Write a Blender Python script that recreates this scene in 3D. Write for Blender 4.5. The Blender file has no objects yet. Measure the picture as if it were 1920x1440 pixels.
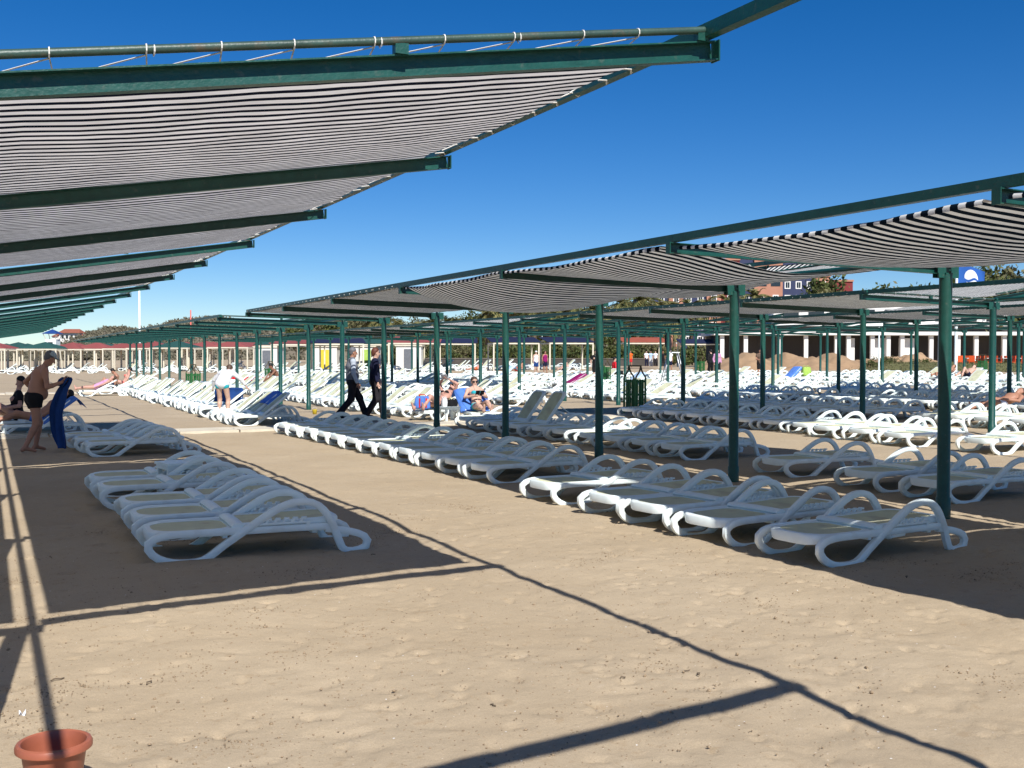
import bpy, bmesh, math, random
import numpy as np
from mathutils import Vector, Matrix
rnd = random.Random(7)
rng = np.random.default_rng(7)
S = bpy.context.scene
COL = S.collection
R = math.radians
# ------------------------------------------------------------------ camera
YAW, PIT, ROL, EYE, FPX = 0.4485, -0.0250, 0.0016, 1.62, 2051.4
fw = Vector((math.sin(YAW)*math.cos(PIT), math.cos(YAW)*math.cos(PIT), math.sin(PIT)))
r0 = Vector((math.cos(YAW), -math.sin(YAW), 0)); u0 = r0.cross(fw)
cr = r0*math.cos(ROL) + u0*math.sin(ROL); cu = -r0*math.sin(ROL) + u0*math.cos(ROL)
cd = bpy.data.cameras.new('camera'); cam = bpy.data.objects.new('camera', cd); COL.objects.link(cam)
M = Matrix(((cr.x, cu.x, -fw.x, 0), (cr.y, cu.y, -fw.y, 0), (cr.z, cu.z, -fw.z, EYE), (0, 0, 0, 1)))
cam.matrix_world = M
cd.sensor_width = 36; cd.lens = 36*FPX/1920; cd.clip_start = 0.05; cd.clip_end = 6000
S.camera = cam
# ------------------------------------------------------------------ light
SX, SY = 0.108, 1.02                                   # shadow shift per metre of height
EL = math.atan(1/math.hypot(SX, SY))
w = bpy.data.worlds.new('World'); S.world = w; w.use_nodes = True
nt = w.node_tree; nt.nodes.clear()
sky = nt.nodes.new('ShaderNodeTexSky'); sky.sky_type = 'NISHITA'; sky.sun_disc = False
sky.sun_elevation = EL; sky.sun_rotation = math.atan2(-SX, -SY)
sky.altitude = 0; sky.air_density = 0.78; sky.dust_density = 0.0; sky.ozone_density = 5.0
bgn = nt.nodes.new('ShaderNodeBackground'); bgn.inputs[1].default_value = 0.115
wo = nt.nodes.new('ShaderNodeOutputWorld')
hs_ = nt.nodes.new('ShaderNodeHueSaturation'); hs_.inputs['Saturation'].default_value = 1.33; hs_.inputs['Hue'].default_value = .507; hs_.inputs['Value'].default_value = .70
nt.links.new(sky.outputs[0], hs_.inputs['Color']); nt.links.new(hs_.outputs[0], bgn.inputs[0]); nt.links.new(bgn.outputs[0], wo.inputs[0])
sl = bpy.data.lights.new('sun', 'SUN'); sl.energy = 5.0; sl.angle = R(0.53); sl.color = (1, .97, .92)
so = bpy.data.objects.new('sun', sl); COL.objects.link(so)
so.rotation_euler = Vector((SX, SY, -1)).to_track_quat('-Z', 'Y').to_euler()
S.view_settings.view_transform = 'Standard'; S.view_settings.look = 'None'
S.view_settings.exposure = 0.34; S.view_settings.gamma = 1
S.cycles.max_bounces = 6; S.cycles.diffuse_bounces = 4

# ------------------------------------------------------------------ helpers
def gz(u):                                             # the beach rises gently inland
    t = min(max((u-9)/55, 0), 1)
    return 0.56*t*(2-t)*0.5 + 0.28*t
def gzn(u):
    t = np.clip((u-9)/55, 0, 1); return 0.56*t*(2-t)*0.5 + 0.28*t
def ray(px, py):
    return fw*FPX + cr*(px-960) - cu*(py-720)
def at(px, d):                                         # point on the ground seen at column px, depth d
    p = ray(px, 668)/FPX*d
    return Vector((p.x, p.y, gz(p.x)))
def un(px, py, z=0.0):
    q = ray(px, py); g = z
    for _ in range(4):
        t = (g-EYE)/q.z; g = gz(q.x*t)+z
    return Vector((q.x*t, q.y*t, g))

MATS = {}
def mat(name, col, rough=.6, var=.12, scale=8, bump=0.0, bscale=60, spec=.4, dirt=None, metal=0, coord='Object'):
    if name in MATS: return MATS[name]
    m = bpy.data.materials.new(name); m.use_nodes = True; n = m.node_tree; L = n.links
    b = n.nodes['Principled BSDF']
    b.inputs['Roughness'].default_value = rough; b.inputs['Metallic'].default_value = metal
    b.inputs['Specular IOR Level'].default_value = spec
    tc = n.nodes.new('ShaderNodeTexCoord')
    no = n.nodes.new('ShaderNodeTexNoise'); no.inputs['Scale'].default_value = scale; no.inputs['Detail'].default_value = 5
    L.new(tc.outputs[coord], no.inputs['Vector'])
    mr = n.nodes.new('ShaderNodeMapRange'); mr.inputs[1].default_value = .25; mr.inputs[2].default_value = .75
    mr.inputs[3].default_value = 1-var; mr.inputs[4].default_value = 1+var*.6
    L.new(no.outputs['Fac'], mr.inputs[0])
    oi = n.nodes.new('ShaderNodeObjectInfo')
    mr2 = n.nodes.new('ShaderNodeMapRange'); mr2.inputs[3].default_value = 1-var*.5; mr2.inputs[4].default_value = 1+var*.4
    L.new(oi.outputs['Random'], mr2.inputs[0])
    mu = n.nodes.new('ShaderNodeMath'); mu.operation = 'MULTIPLY'; L.new(mr.outputs[0], mu.inputs[0]); L.new(mr2.outputs[0], mu.inputs[1])
    vm = n.nodes.new('ShaderNodeVectorMath'); vm.operation = 'SCALE'; vm.inputs[0].default_value = col
    L.new(mu.outputs[0], vm.inputs['Scale'])
    out = vm.outputs[0]
    if dirt:
        n2 = n.nodes.new('ShaderNodeTexNoise'); n2.inputs['Scale'].default_value = dirt[1]; n2.inputs['Detail'].default_value = 7
        L.new(tc.outputs[coord], n2.inputs['Vector'])
        ra = n.nodes.new('ShaderNodeMapRange'); ra.inputs[1].default_value = dirt[2]; ra.inputs[2].default_value = dirt[2]+.12
        ra.inputs[4].default_value = dirt[3]; L.new(n2.outputs['Fac'], ra.inputs[0])
        mx = n.nodes.new('ShaderNodeMix'); mx.data_type = 'RGBA'; L.new(ra.outputs[0], mx.inputs[0])
        L.new(out, mx.inputs[6]); mx.inputs[7].default_value = (*dirt[0], 1); out = mx.outputs[2]
    L.new(out, b.inputs['Base Color'])
    if bump:
        n3 = n.nodes.new('ShaderNodeTexNoise'); n3.inputs['Scale'].default_value = bscale; n3.inputs['Detail'].default_value = 3
        L.new(tc.outputs[coord], n3.inputs['Vector'])
        bp = n.nodes.new('ShaderNodeBump'); bp.inputs['Strength'].default_value = bump; bp.inputs['Distance'].default_value = .02
        L.new(n3.outputs['Fac'], bp.inputs['Height']); L.new(bp.outputs[0], b.inputs['Normal'])
    MATS[name] = m
    return m

class MB:
    """collects boxes, bars, tubes and sweeps into one mesh"""
    def __init__(s): s.v = []; s.f = []; s.mi = []; s.uv = None
    def add(s, vs, fs, mi=0):
        o = len(s.v); s.v += [tuple(p) for p in vs]; s.f += [tuple(i+o for i in f) for f in fs]; s.mi += [mi]*len(fs)
    def box(s, lo, hi, mi=0):
        (a, b, c), (d, e, f) = lo, hi
        s.add([(a,b,c),(d,b,c),(d,e,c),(a,e,c),(a,b,f),(d,b,f),(d,e,f),(a,e,f)],
              [(0,3,2,1),(4,5,6,7),(0,1,5,4),(1,2,6,5),(2,3,7,6),(3,0,4,7)], mi)
    def sweep(s, pts, sec, side=None, closed=False, mi=0, caps=True, sides=None):
        """sec: list of (a,b) in the frame (side, normal); side fixed vector or None for tube frames"""
        pts = [Vector(p) for p in pts]; n = len(pts); k = len(sec); vs = []
        up = None
        for i, p in enumerate(pts):
            t = (pts[(i+1) % n]-pts[i-1]) if closed else (pts[min(i+1, n-1)]-pts[max(i-1, 0)])
            t.normalize()
            if side is not None: a = Vector(side); a = (a-t*a.dot(t)).normalized()
            else:
                if up is None: up = Vector((0, 0, 1)) if abs(t.z) < .9 else Vector((1, 0, 0))
                a = up.cross(t).normalized(); 
            b = t.cross(a).normalized()
            if side is None: up = b
            for (x, y) in sec: vs.append(p+a*x+b*y)
        fs = []
        for i in range(n if closed else n-1):
            j = (i+1) % n
            for q in range(k):
                r = (q+1) % k; fs.append((i*k+q, i*k+r, j*k+r, j*k+q))
        if caps and not closed: fs.append(tuple(range(k-1, -1, -1))); fs.append(tuple((n-1)*k+q for q in range(k)))
        s.add(vs, fs, mi)
    def tube(s, pts, r, k=8, mi=0, closed=False):
        s.sweep(pts, [(r*math.cos(2*math.pi*i/k), r*math.sin(2*math.pi*i/k)) for i in range(k)], None, closed, mi)
    def lathe(s, prof, k=16, c=(0,0,0), mi=0):
        vs = []; fs = []; n = len(prof)
        for (r, z) in prof:
            for i in range(k): a = 2*math.pi*i/k; vs.append((c[0]+r*math.cos(a), c[1]+r*math.sin(a), c[2]+z))
        for j in range(n-1):
            for i in range(k): q = (i+1) % k; fs.append((j*k+i, j*k+q, (j+1)*k+q, (j+1)*k+i))
        s.add(vs, fs, mi)
    def xform(s, Mx): s.v = [tuple(Mx @ Vector(p)) for p in s.v]; return s
    def mesh(s, name, mats, smooth=False):
        me = bpy.data.meshes.new(name); me.from_pydata(s.v, [], s.f)
        for m in (mats if isinstance(mats, (list, tuple)) else [mats]): me.materials.append(m)
        if any(s.mi): me.polygons.foreach_set('material_index', s.mi)
        if smooth: me.polygons.foreach_set('use_smooth', [True]*len(s.f))
        me.validate(); me.update(); return me
    def build(s, name, mats, parent=None, smooth=False, loc=None):
        return link(name, s.mesh(name, mats, smooth), parent, loc)
def smooth_angle(me, ang=40):
    me.polygons.foreach_set('use_smooth', [True]*len(me.polygons))
    bm = bmesh.new(); bm.from_mesh(me)
    for e in bm.edges:
        if len(e.link_faces) == 2 and e.calc_face_angle(0) > R(ang): e.smooth = False
    bm.to_mesh(me); bm.free()
def link(name, me, parent=None, loc=None, rotz=0):
    o = bpy.data.objects.new(name, me); COL.objects.link(o)
    if parent is not None: o.parent = parent
    if loc is not None: o.location = loc
    if rotz: o.rotation_euler = (0, 0, rotz)
    return o
def tag(o, label, cat, group=None):
    o['label'] = label; o['category'] = cat
    if group: o['group'] = group
    return o
def thing(name, label, cat, loc=(0,0,0), rotz=0, group=None):
    return tag(link(name, None, None, loc, rotz), label, cat, group)
def struct(o): o['kind'] = 'structure'; return o
def npmesh(name, V, F, mats, smooth=False, uv=None):
    me = bpy.data.meshes.new(name); V = np.asarray(V, np.float32); F = np.asarray(F, np.int32)
    me.vertices.add(len(V)); me.vertices.foreach_set('co', V.ravel())
    k = F.shape[1]
    me.loops.add(F.size); me.loops.foreach_set('vertex_index', F.ravel())
    me.polygons.add(len(F)); me.polygons.foreach_set('loop_start', np.arange(0, F.size, k, dtype=np.int32))
    me.polygons.foreach_set('loop_total', np.full(len(F), k, np.int32))
    if smooth: me.polygons.foreach_set('use_smooth', np.ones(len(F), bool))
    for m in (mats if isinstance(mats, (list, tuple)) else [mats]): me.materials.append(m)
    if uv is not None:
        l = me.uv_layers.new(name='UVMap'); l.data.foreach_set('uv', np.asarray(uv, np.float32)[F.ravel()].ravel())
    me.update(calc_edges=True); return me
def grid_faces(nx, ny):
    i = np.arange(nx*ny).reshape(ny, nx)
    return np.stack([i[:-1,:-1], i[:-1,1:], i[1:,1:], i[1:,:-1]], -1).reshape(-1, 4)
def catmull(pts, n):
    P = np.array(pts, float); out = []
    seg = len(P)-1; L = np.r_[0, np.cumsum(np.linalg.norm(np.diff(P, axis=0), axis=1))]
    for s in np.linspace(0, L[-1], n):
        i = min(np.searchsorted(L, s, 'right')-1, seg-1); t = (s-L[i])/(L[i+1]-L[i])
        p0, p1, p2, p3 = P[max(i-1,0)], P[i], P[i+1], P[min(i+2,seg)]
        out.append(.5*((2*p1)+(p2-p0)*t+(2*p0-5*p1+4*p2-p3)*t*t+(3*p1-p0-3*p2+p3)*t**3))
    return np.array(out)
def vnoise(x, y, seed):
    xi = np.floor(x).astype(np.int64); yi = np.floor(y).astype(np.int64); fx = x-xi; fy = y-yi
    fx = fx*fx*(3-2*fx); fy = fy*fy*(3-2*fy)
    def h(a, b):
        n = (a*374761393+b*668265263+seed*982451653) & 0xffffffff
        n = ((n ^ (n >> 13))*1274126177) & 0xffffffff
        return ((n ^ (n >> 16)) & 0xffff)/65535.0-.5
    return (h(xi,yi)*(1-fx)+h(xi+1,yi)*fx)*(1-fy)+(h(xi,yi+1)*(1-fx)+h(xi+1,yi+1)*fx)*fy

# ------------------------------------------------------------------ materials
GREEN = mat('green_paint', (.008,.072,.056), .38, .22, 14, .12, 70, .5, ((.10,.12,.095), 22, .62, .5))
GREEN_BIN = mat('bin_green_paint', (.03,.15,.045), .5, .25, 9)
RUSTY = mat('tube_paint', (.035,.075,.06), .45, .3, 10, .1, 60, .5, ((.12,.085,.055), 9, .58, .6))
PLASTIC = mat('white_plastic', (.84,.92,.905), .38, .07, 5, .05, 40, .45, ((.56,.52,.42), 4.5, .56, .25))
SLING = mat('cream_sling_fabric', (.68,.68,.46), .85, .10, 5, .35, 260, .2, ((.44,.38,.27), 4, .54, .45))
CORD = mat('white_cord', (.72,.70,.64), .8, .1)
CREAM = mat('cream_paint', (.72,.66,.52), .6, .12, 3)
def cloth_mat(name, light, dark, period, transl, cut=.44):
    m = bpy.data.materials.new(name); m.use_nodes = True; n = m.node_tree; L = n.links; n.nodes.clear()
    uv = n.nodes.new('ShaderNodeUVMap'); sp = n.nodes.new('ShaderNodeSeparateXYZ'); L.new(uv.outputs[0], sp.inputs[0])
    d = n.nodes.new('ShaderNodeMath'); d.operation = 'DIVIDE'; d.inputs[1].default_value = period; L.new(sp.outputs[1], d.inputs[0])
    f = n.nodes.new('ShaderNodeMath'); f.operation = 'FRACT'; L.new(d.outputs[0], f.inputs[0])
    g = n.nodes.new('ShaderNodeMath'); g.operation = 'GREATER_THAN'; g.inputs[1].default_value = cut; L.new(f.outputs[0], g.inputs[0])
    tc = n.nodes.new('ShaderNodeTexCoord'); no = n.nodes.new('ShaderNodeTexNoise'); no.inputs['Scale'].default_value = 3; no.inputs['Detail'].default_value = 6
    L.new(tc.outputs['Object'], no.inputs['Vector'])
    mr = n.nodes.new('ShaderNodeMapRange'); mr.inputs[1].default_value=.3; mr.inputs[2].default_value=.7; mr.inputs[3].default_value=.82; mr.inputs[4].default_value=1.05; L.new(no.outputs['Fac'], mr.inputs[0])
    mx = n.nodes.new('ShaderNodeMix'); mx.data_type = 'RGBA'; L.new(g.outputs[0], mx.inputs[0])
    mx.inputs[6].default_value = (*dark, 1); mx.inputs[7].default_value = (*light, 1)
    sc = n.nodes.new('ShaderNodeVectorMath'); sc.operation = 'SCALE'; L.new(mx.outputs[2], sc.inputs[0]); L.new(mr.outputs[0], sc.inputs['Scale'])
    df = n.nodes.new('ShaderNodeBsdfDiffuse'); tr = n.nodes.new('ShaderNodeBsdfTranslucent')
    L.new(sc.outputs[0], df.inputs[0]); L.new(sc.outputs[0], tr.inputs[0])
    ms = n.nodes.new('ShaderNodeMixShader'); ms.inputs[0].default_value = transl
    L.new(df.outputs[0], ms.inputs[1]); L.new(tr.outputs[0], ms.inputs[2])
    o = n.nodes.new('ShaderNodeOutputMaterial'); L.new(ms.outputs[0], o.inputs[0]); return m
CLOTH = cloth_mat('striped_shade_cloth', (.90,.90,.92), (.010,.012,.022), .118, .29)
CLOTH_W = cloth_mat('broad_striped_cloth', (.84,.84,.80), (.008,.014,.022), .126, .22, .52)
def leaf_mat(name, a, b):
    m = bpy.data.materials.new(name); m.use_nodes = True; n = m.node_tree; L = n.links
    p = n.nodes['Principled BSDF']; p.inputs['Roughness'].default_value = .7; p.inputs['Specular IOR Level'].default_value = .2
    g = n.nodes.new('ShaderNodeNewGeometry'); cr_ = n.nodes.new('ShaderNodeMix'); cr_.data_type = 'RGBA'
    cr_.inputs[6].default_value = (*a, 1); cr_.inputs[7].default_value = (*b, 1)
    L.new(g.outputs['Random Per Island'], cr_.inputs[0]); L.new(cr_.outputs[2], p.inputs['Base Color']); return m
LEAF = leaf_mat('bush_leaves', (.035,.055,.016), (.12,.13,.04))
LEAF_OLIVE = leaf_mat('olive_leaves', (.07,.075,.035), (.19,.17,.08))
LEAF_DRY = leaf_mat('scrub_leaves', (.115,.108,.075), (.18,.162,.11))
LEAF_PALM = leaf_mat('palm_fronds', (.05,.07,.025), (.22,.19,.07))
BARK = mat('bark', (.16,.12,.08), .9, .3, 6)

# ------------------------------------------------------------------ sand
def axis(lo, a, b, hi, h, g):
    c = list(np.arange(a, b, h)); s = h; x = c[-1]
    while x < hi: s *= g; x += s; c.append(x)
    s = h; x = a; pre = []
    while x > lo: s *= g; x -= s; pre.append(x)
    return np.array(pre[::-1]+c)
FOOT = []
for _ in range(3600):
    y = 2.5+abs(rng.normal(0, 9)); x = rng.uniform(-3+0.1*y, 3+1.1*y)
    FOOT.append((x, y, rng.uniform(0, 6.28), *((rng.uniform(.08,.14), rng.uniform(.035,.06), rng.uniform(.003,.009)) if rng.random() < .4 else (rng.uniform(.025,.06), rng.uniform(.02,.035), rng.uniform(.005,.020)))))
def relief(X, Y):
    Z = .036*vnoise(X/1.2, Y/1.2, 1)+.022*vnoise(X/.40, Y/.40, 2)+.010*vnoise(X/.16, Y/.16, 3)+.004*np.abs(vnoise(X/.10, Y/.10, 4))+.0022*vnoise(X/.055, Y/.055, 6)
    return Z*(.65+.7*(vnoise(X/2.3, Y/2.3, 9)+.5))
def sand():
    xs = axis(-1500, -2.6, 8.4, 2500, .026, 1.019); ys = axis(-300, 3.0, 12.0, 3000, .026, 1.018)
    X, Y = np.meshgrid(xs, ys)
    far = np.hypot(X-2, Y-6)
    Z = relief(X, Y)*np.clip(1.6-far/60, .25, 1)
    Z *= (far < 150)
    for (fx, fy, a, l, wd, dp) in FOOT:
        i0, i1 = np.searchsorted(xs, [fx-.35, fx+.35]); j0, j1 = np.searchsorted(ys, [fy-.35, fy+.35])
        if i1-i0 < 3 or j1-j0 < 3: continue
        dx = X[j0:j1,i0:i1]-fx; dy = Y[j0:j1,i0:i1]-fy
        p = (dx*math.cos(a)+dy*math.sin(a))/l; q = (-dx*math.sin(a)+dy*math.cos(a))/wd
        e = p*p+q*q
        Z[j0:j1,i0:i1] += -dp*np.exp(-e**1.5)+dp*.15*np.exp(-((np.sqrt(e)-1.45)/.35)**2)
    Z += gzn(X)
    m = bpy.data.materials.new('beach_sand'); m.use_nodes = True; n = m.node_tree; L = n.links; b = n.nodes['Principled BSDF']
    b.inputs['Roughness'].default_value = .95; b.inputs['Specular IOR Level'].default_value = .15
    tc = n.nodes.new('ShaderNodeTexCoord')
    def noise(sc, det=6, ro=.6):
        q = n.nodes.new('ShaderNodeTexNoise'); q.inputs['Scale'].default_value = sc; q.inputs['Detail'].default_value = det; q.inputs['Roughness'].default_value = ro
        L.new(tc.outputs['Object'], q.inputs['Vector']); return q
    n1 = noise(.55); n2 = noise(9, 8, .7); n3 = noise(160, 3, .8)
    def ramp(src, a, bb, lo, hi):
        q = n.nodes.new('ShaderNodeMapRange'); q.inputs[1].default_value=a; q.inputs[2].default_value=bb; q.inputs[3].default_value=lo; q.inputs[4].default_value=hi
        L.new(src, q.inputs[0]); return q.outputs[0]
    def mixc(f, A, B):
        q = n.nodes.new('ShaderNodeMix'); q.data_type='RGBA'; L.new(f, q.inputs[0])
        for k, v in ((6, A), (7, B)):
            if isinstance(v, tuple): q.inputs[k].default_value = (*v, 1)
            else: L.new(v, q.inputs[k])
        return q.outputs[2]
    c = mixc(ramp(n1.outputs['Fac'], .35, .65, 0, 1), (.440,.352,.244), (.398,.312,.210))
    c = mixc(ramp(n2.outputs['Fac'], .58, .66, 0, .55), c, (.34,.25,.155))
    n6 = noise(3.2, 9, .74)
    c = mixc(ramp(n6.outputs['Fac'], .60, .68, 0, .5), c, (.33,.235,.14))
    c = mixc(ramp(n6.outputs['Fac'], .30, .40, .45, 0), c, (.53,.44,.33))
    # grain
    g = ramp(n3.outputs['Fac'], .3, .7, .82, 1.16)
    sc = n.nodes.new('ShaderNodeVectorMath'); sc.operation = 'SCALE'; L.new(c, sc.inputs[0]); L.new(g, sc.inputs['Scale']); c = sc.outputs[0]
    # shell crumbs and dark grit
    for (scale, thr, colr, amt) in ((13, .075, (.78,.76,.72), .95), (9, .07, (.10,.075,.05), .75), (30, .12, (.70,.62,.52), .6), (27, .11, (.16,.115,.075), .6)):
        vo = n.nodes.new('ShaderNodeTexVoronoi'); vo.inputs['Scale'].default_value = scale; vo.inputs['Randomness'].default_value = 1
        L.new(tc.outputs['Object'], vo.inputs['Vector'])
        sepc = n.nodes.new('ShaderNodeSeparateColor'); L.new(vo.outputs['Color'], sepc.inputs[0])
        th = n.nodes.new('ShaderNodeMath'); th.operation='MULTIPLY'; th.inputs[1].default_value = thr*2.2; L.new(sepc.outputs[0], th.inputs[0])
        th2 = n.nodes.new('ShaderNodeMath'); th2.operation='SUBTRACT'; th2.inputs[1].default_value = thr*1.2; L.new(th.outputs[0], th2.inputs[0])
        lt = n.nodes.new('ShaderNodeMath'); lt.operation='LESS_THAN'; L.new(vo.outputs['Distance'], lt.inputs[0]); L.new(th2.outputs[0], lt.inputs[1])
        am = n.nodes.new('ShaderNodeMath'); am.operation='MULTIPLY'; am.inputs[1].default_value=amt; L.new(lt.outputs[0], am.inputs[0])
        c = mixc(am.outputs[0], c, colr)
    L.new(c, b.inputs['Base Color'])
    bp0 = n.nodes.new('ShaderNodeBump'); bp0.inputs['Strength'].default_value=.3; bp0.inputs['Distance'].default_value=.014
    n5 = noise(19, 8, .72); L.new(ramp(n5.outputs['Fac'], .42, .72, 0, 1), bp0.inputs['Height'])
    bp = n.nodes.new('ShaderNodeBump'); bp.inputs['Strength'].default_value=.35; bp.inputs['Distance'].default_value=.006
    n4 = noise(75, 6, .8); L.new(n4.outputs['Fac'], bp.inputs['Height']); L.new(bp0.outputs[0], bp.inputs['Normal']); L.new(bp.outputs[0], b.inputs['Normal'])
    V = np.stack([X.ravel(), Y.ravel(), Z.ravel()], -1)
    return struct(link('sand_ground', npmesh('sand_ground', V, grid_faces(len(xs), len(ys)), m, True)))
sand()
def sg(x, y):                                          # sand height for feet
    return gz(x)+float(relief(np.array([x]), np.array([y]))[0])*min(max(1.6-math.hypot(x-2, y-6)/60, .25), 1)

# ------------------------------------------------------------------ pergolas
SP = 3.4614
UROW = [-0.04, 8.755, 17.51, 26.27, 35.03, 43.8]
V0 = [4.497, 8.086, 8.086, 8.086, 8.086, 8.086]
ZP = 2.53; RR, RL = 3.32, 3.34; ER, EL_ = 3.06, 2.60   # right wing rises to ER, left wing nearly flat to EL_
BH = .095
def wing_z(side, t):                                   # underside of beam, t = distance from spine
    return ZP+.025 + t/RR*.535 if side > 0 else ZP-.075 + t/RL*.075
def make_beam(side):
    Lw = RR if side > 0 else RL
    m = MB()
    z0, z1 = wing_z(side, .05), wing_z(side, Lw)
    d = Vector((side*(Lw-.05), 0, z1-z0)).normalized(); up = Vector((-d.z*side, 0, abs(d.x)))
    a = Vector((side*.05, 0, z0)); b = a + d*((Lw-.05)/abs(d.x))
    # C channel, open towards -y
    sec = [(-.028,0),(.028,0),(.028,BH),(-.028,BH),(-.028,BH-.007),(.021,BH-.007),(.021,.007),(-.028,.007)]
    vs = [];
    for p in (a, b):
        for (y, z) in sec: vs.append(p+Vector((0, y, 0))+up*z)
    k = 8; fs = [(q, (q+1)%k, k+(q+1)%k, k+q) for q in range(k)]
    fs += [(0,1,6,7),(1,2,5,6),(2,3,4,5)] + [(k+7,k+6,k+1,k+0),(k+6,k+5,k+2,k+1),(k+5,k+4,k+3,k+2)]
    m.add(vs, fs)
    return m.mesh('beam', GREEN)
def make_cap(side):
    Lw = RR if side > 0 else RL; z1 = wing_z(side, Lw); m = MB()
    x0, x1 = side*Lw, side*(Lw+.008)
    m.box((min(x0,x1), -.033, z1-.004), (max(x0,x1), .033, z1+BH+.004)); return m.mesh('end_plate', GREEN)
BEAM = {s: make_beam(s) for s in (1, -1)}; CAP = {s: make_cap(s) for s in (1, -1)}
def make_post():
    m = MB(); m.lathe([(.067,-.4),(.067,.20),(.064,.205),(.064,ZP-.075),(.0,ZP-.075)], 20); me = m.mesh('post', GREEN); smooth_angle(me); return me
def make_sleeve():
    m = MB(); m.lathe([(.0685,-.3),(.0725,.005),(.0725,.195),(.0685,.20)], 20); me = m.mesh('sleeve', GREEN); smooth_angle(me); return me
def make_bracket():
    m = MB()
    for s in (1, -1):
        m.box((s*.09-.055, -.034, ZP-.11), (s*.09+.055, -.0295, ZP+.03)); m.box((s*.09-.055, .0295, ZP-.11), (s*.09+.055, .034, ZP+.03))
    m.box((-.05,-.05,ZP-.0735),(.05,.05,ZP-.06)); return m.mesh('bracket', GREEN)
POST, SLEEVE, BRACK = make_post(), make_sleeve(), make_bracket()
m = MB(); m.box((-.02, -.02, ZP-.06), (.02, .02, ZP+.07)); SPSUP = m.mesh('spine_support', GREEN)
def cloth_panel(side, v0, v1, edge_sag=(0, 0), sag=.05, hem=.06, gap=.17, nv=None, seed=0, rail_drop=0, t0=.14, dz=0):
    Lw = RR if side > 0 else RL
    t1 = Lw-gap
    nu = 26; nv = nv or max(14, int((v1-v0)/.13))
    T, Vv = np.meshgrid(np.linspace(t0, t1, nu), np.linspace(v0, v1, nv))
    a = (T-t0)/(t1-t0); q = (Vv-v0)/(v1-v0)
    z = np.vectorize(lambda t: wing_z(side, t))(T)+BH+.012-dz
    ph = (Vv-v0)/SP
    z += -sag*np.abs(np.sin(np.pi*(ph % 1.0)))*np.sin(np.pi*np.clip(a,.03,.97))**.5
    prof0 = np.sin(np.pi*a)**.8 if edge_sag[0] >= 0 else -np.sin(np.pi*a)**2.0*(1 if side < 0 else .6)
    z += -edge_sag[0]*prof0*np.exp(-(q/.28)**2) - edge_sag[1]*np.sin(np.pi*a)**.8*np.exp(-((1-q)/.28)**2)
    z += -rail_drop*np.clip(a-.5, 0, 1)*2*(.4+.6*(1-q))
    z += .012*vnoise(T*1.3+seed*7, Vv*2.2, 5+seed)+.008*vnoise(T*3.1+Vv*.8, Vv*3.4+seed, 11)+.004*vnoise(T*7, Vv*5+T*3, 12)
    # scalloped long edge
    sc = (.022 if gap > .1 else .006)*np.abs(np.sin(np.pi*Vv/.45))*np.clip((a-.9)/.1, 0, 1)
    X = side*(T-sc+(.02*np.sin(Vv*3+seed))*np.clip((a-.6)/.4,0,1)); Y = Vv+.02*np.sin(T*2.1+seed)*np.where(q<.1, 1-q*10, 0)
    for dx_, dz_ in ((.012, .02), (.008, .045)) if rail_drop else ():         # hem folded down along the long edge
        X = np.c_[X, X[:, nu-1]+side*dx_]; Y = np.c_[Y, Y[:, nu-1]]; z = np.c_[z, z[:, nu-1]-dz_*(.8+.4*vnoise(Vv[:, -1]*3, Vv[:, -1]*0+seed, 8))]
        T = np.c_[T, T[:, nu-1]]; Vv = np.c_[Vv, Vv[:, nu-1]]
    F = grid_faces(X.shape[1], nv)
    if side < 0: F = F[:, ::-1]
    return np.stack([X.ravel(), Y.ravel(), z.ravel()], -1), F, np.stack([T.ravel(), Vv.ravel()], -1)
def cord_line(m, p, q, r=.004): m.tube([p, q], r, 4)
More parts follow.
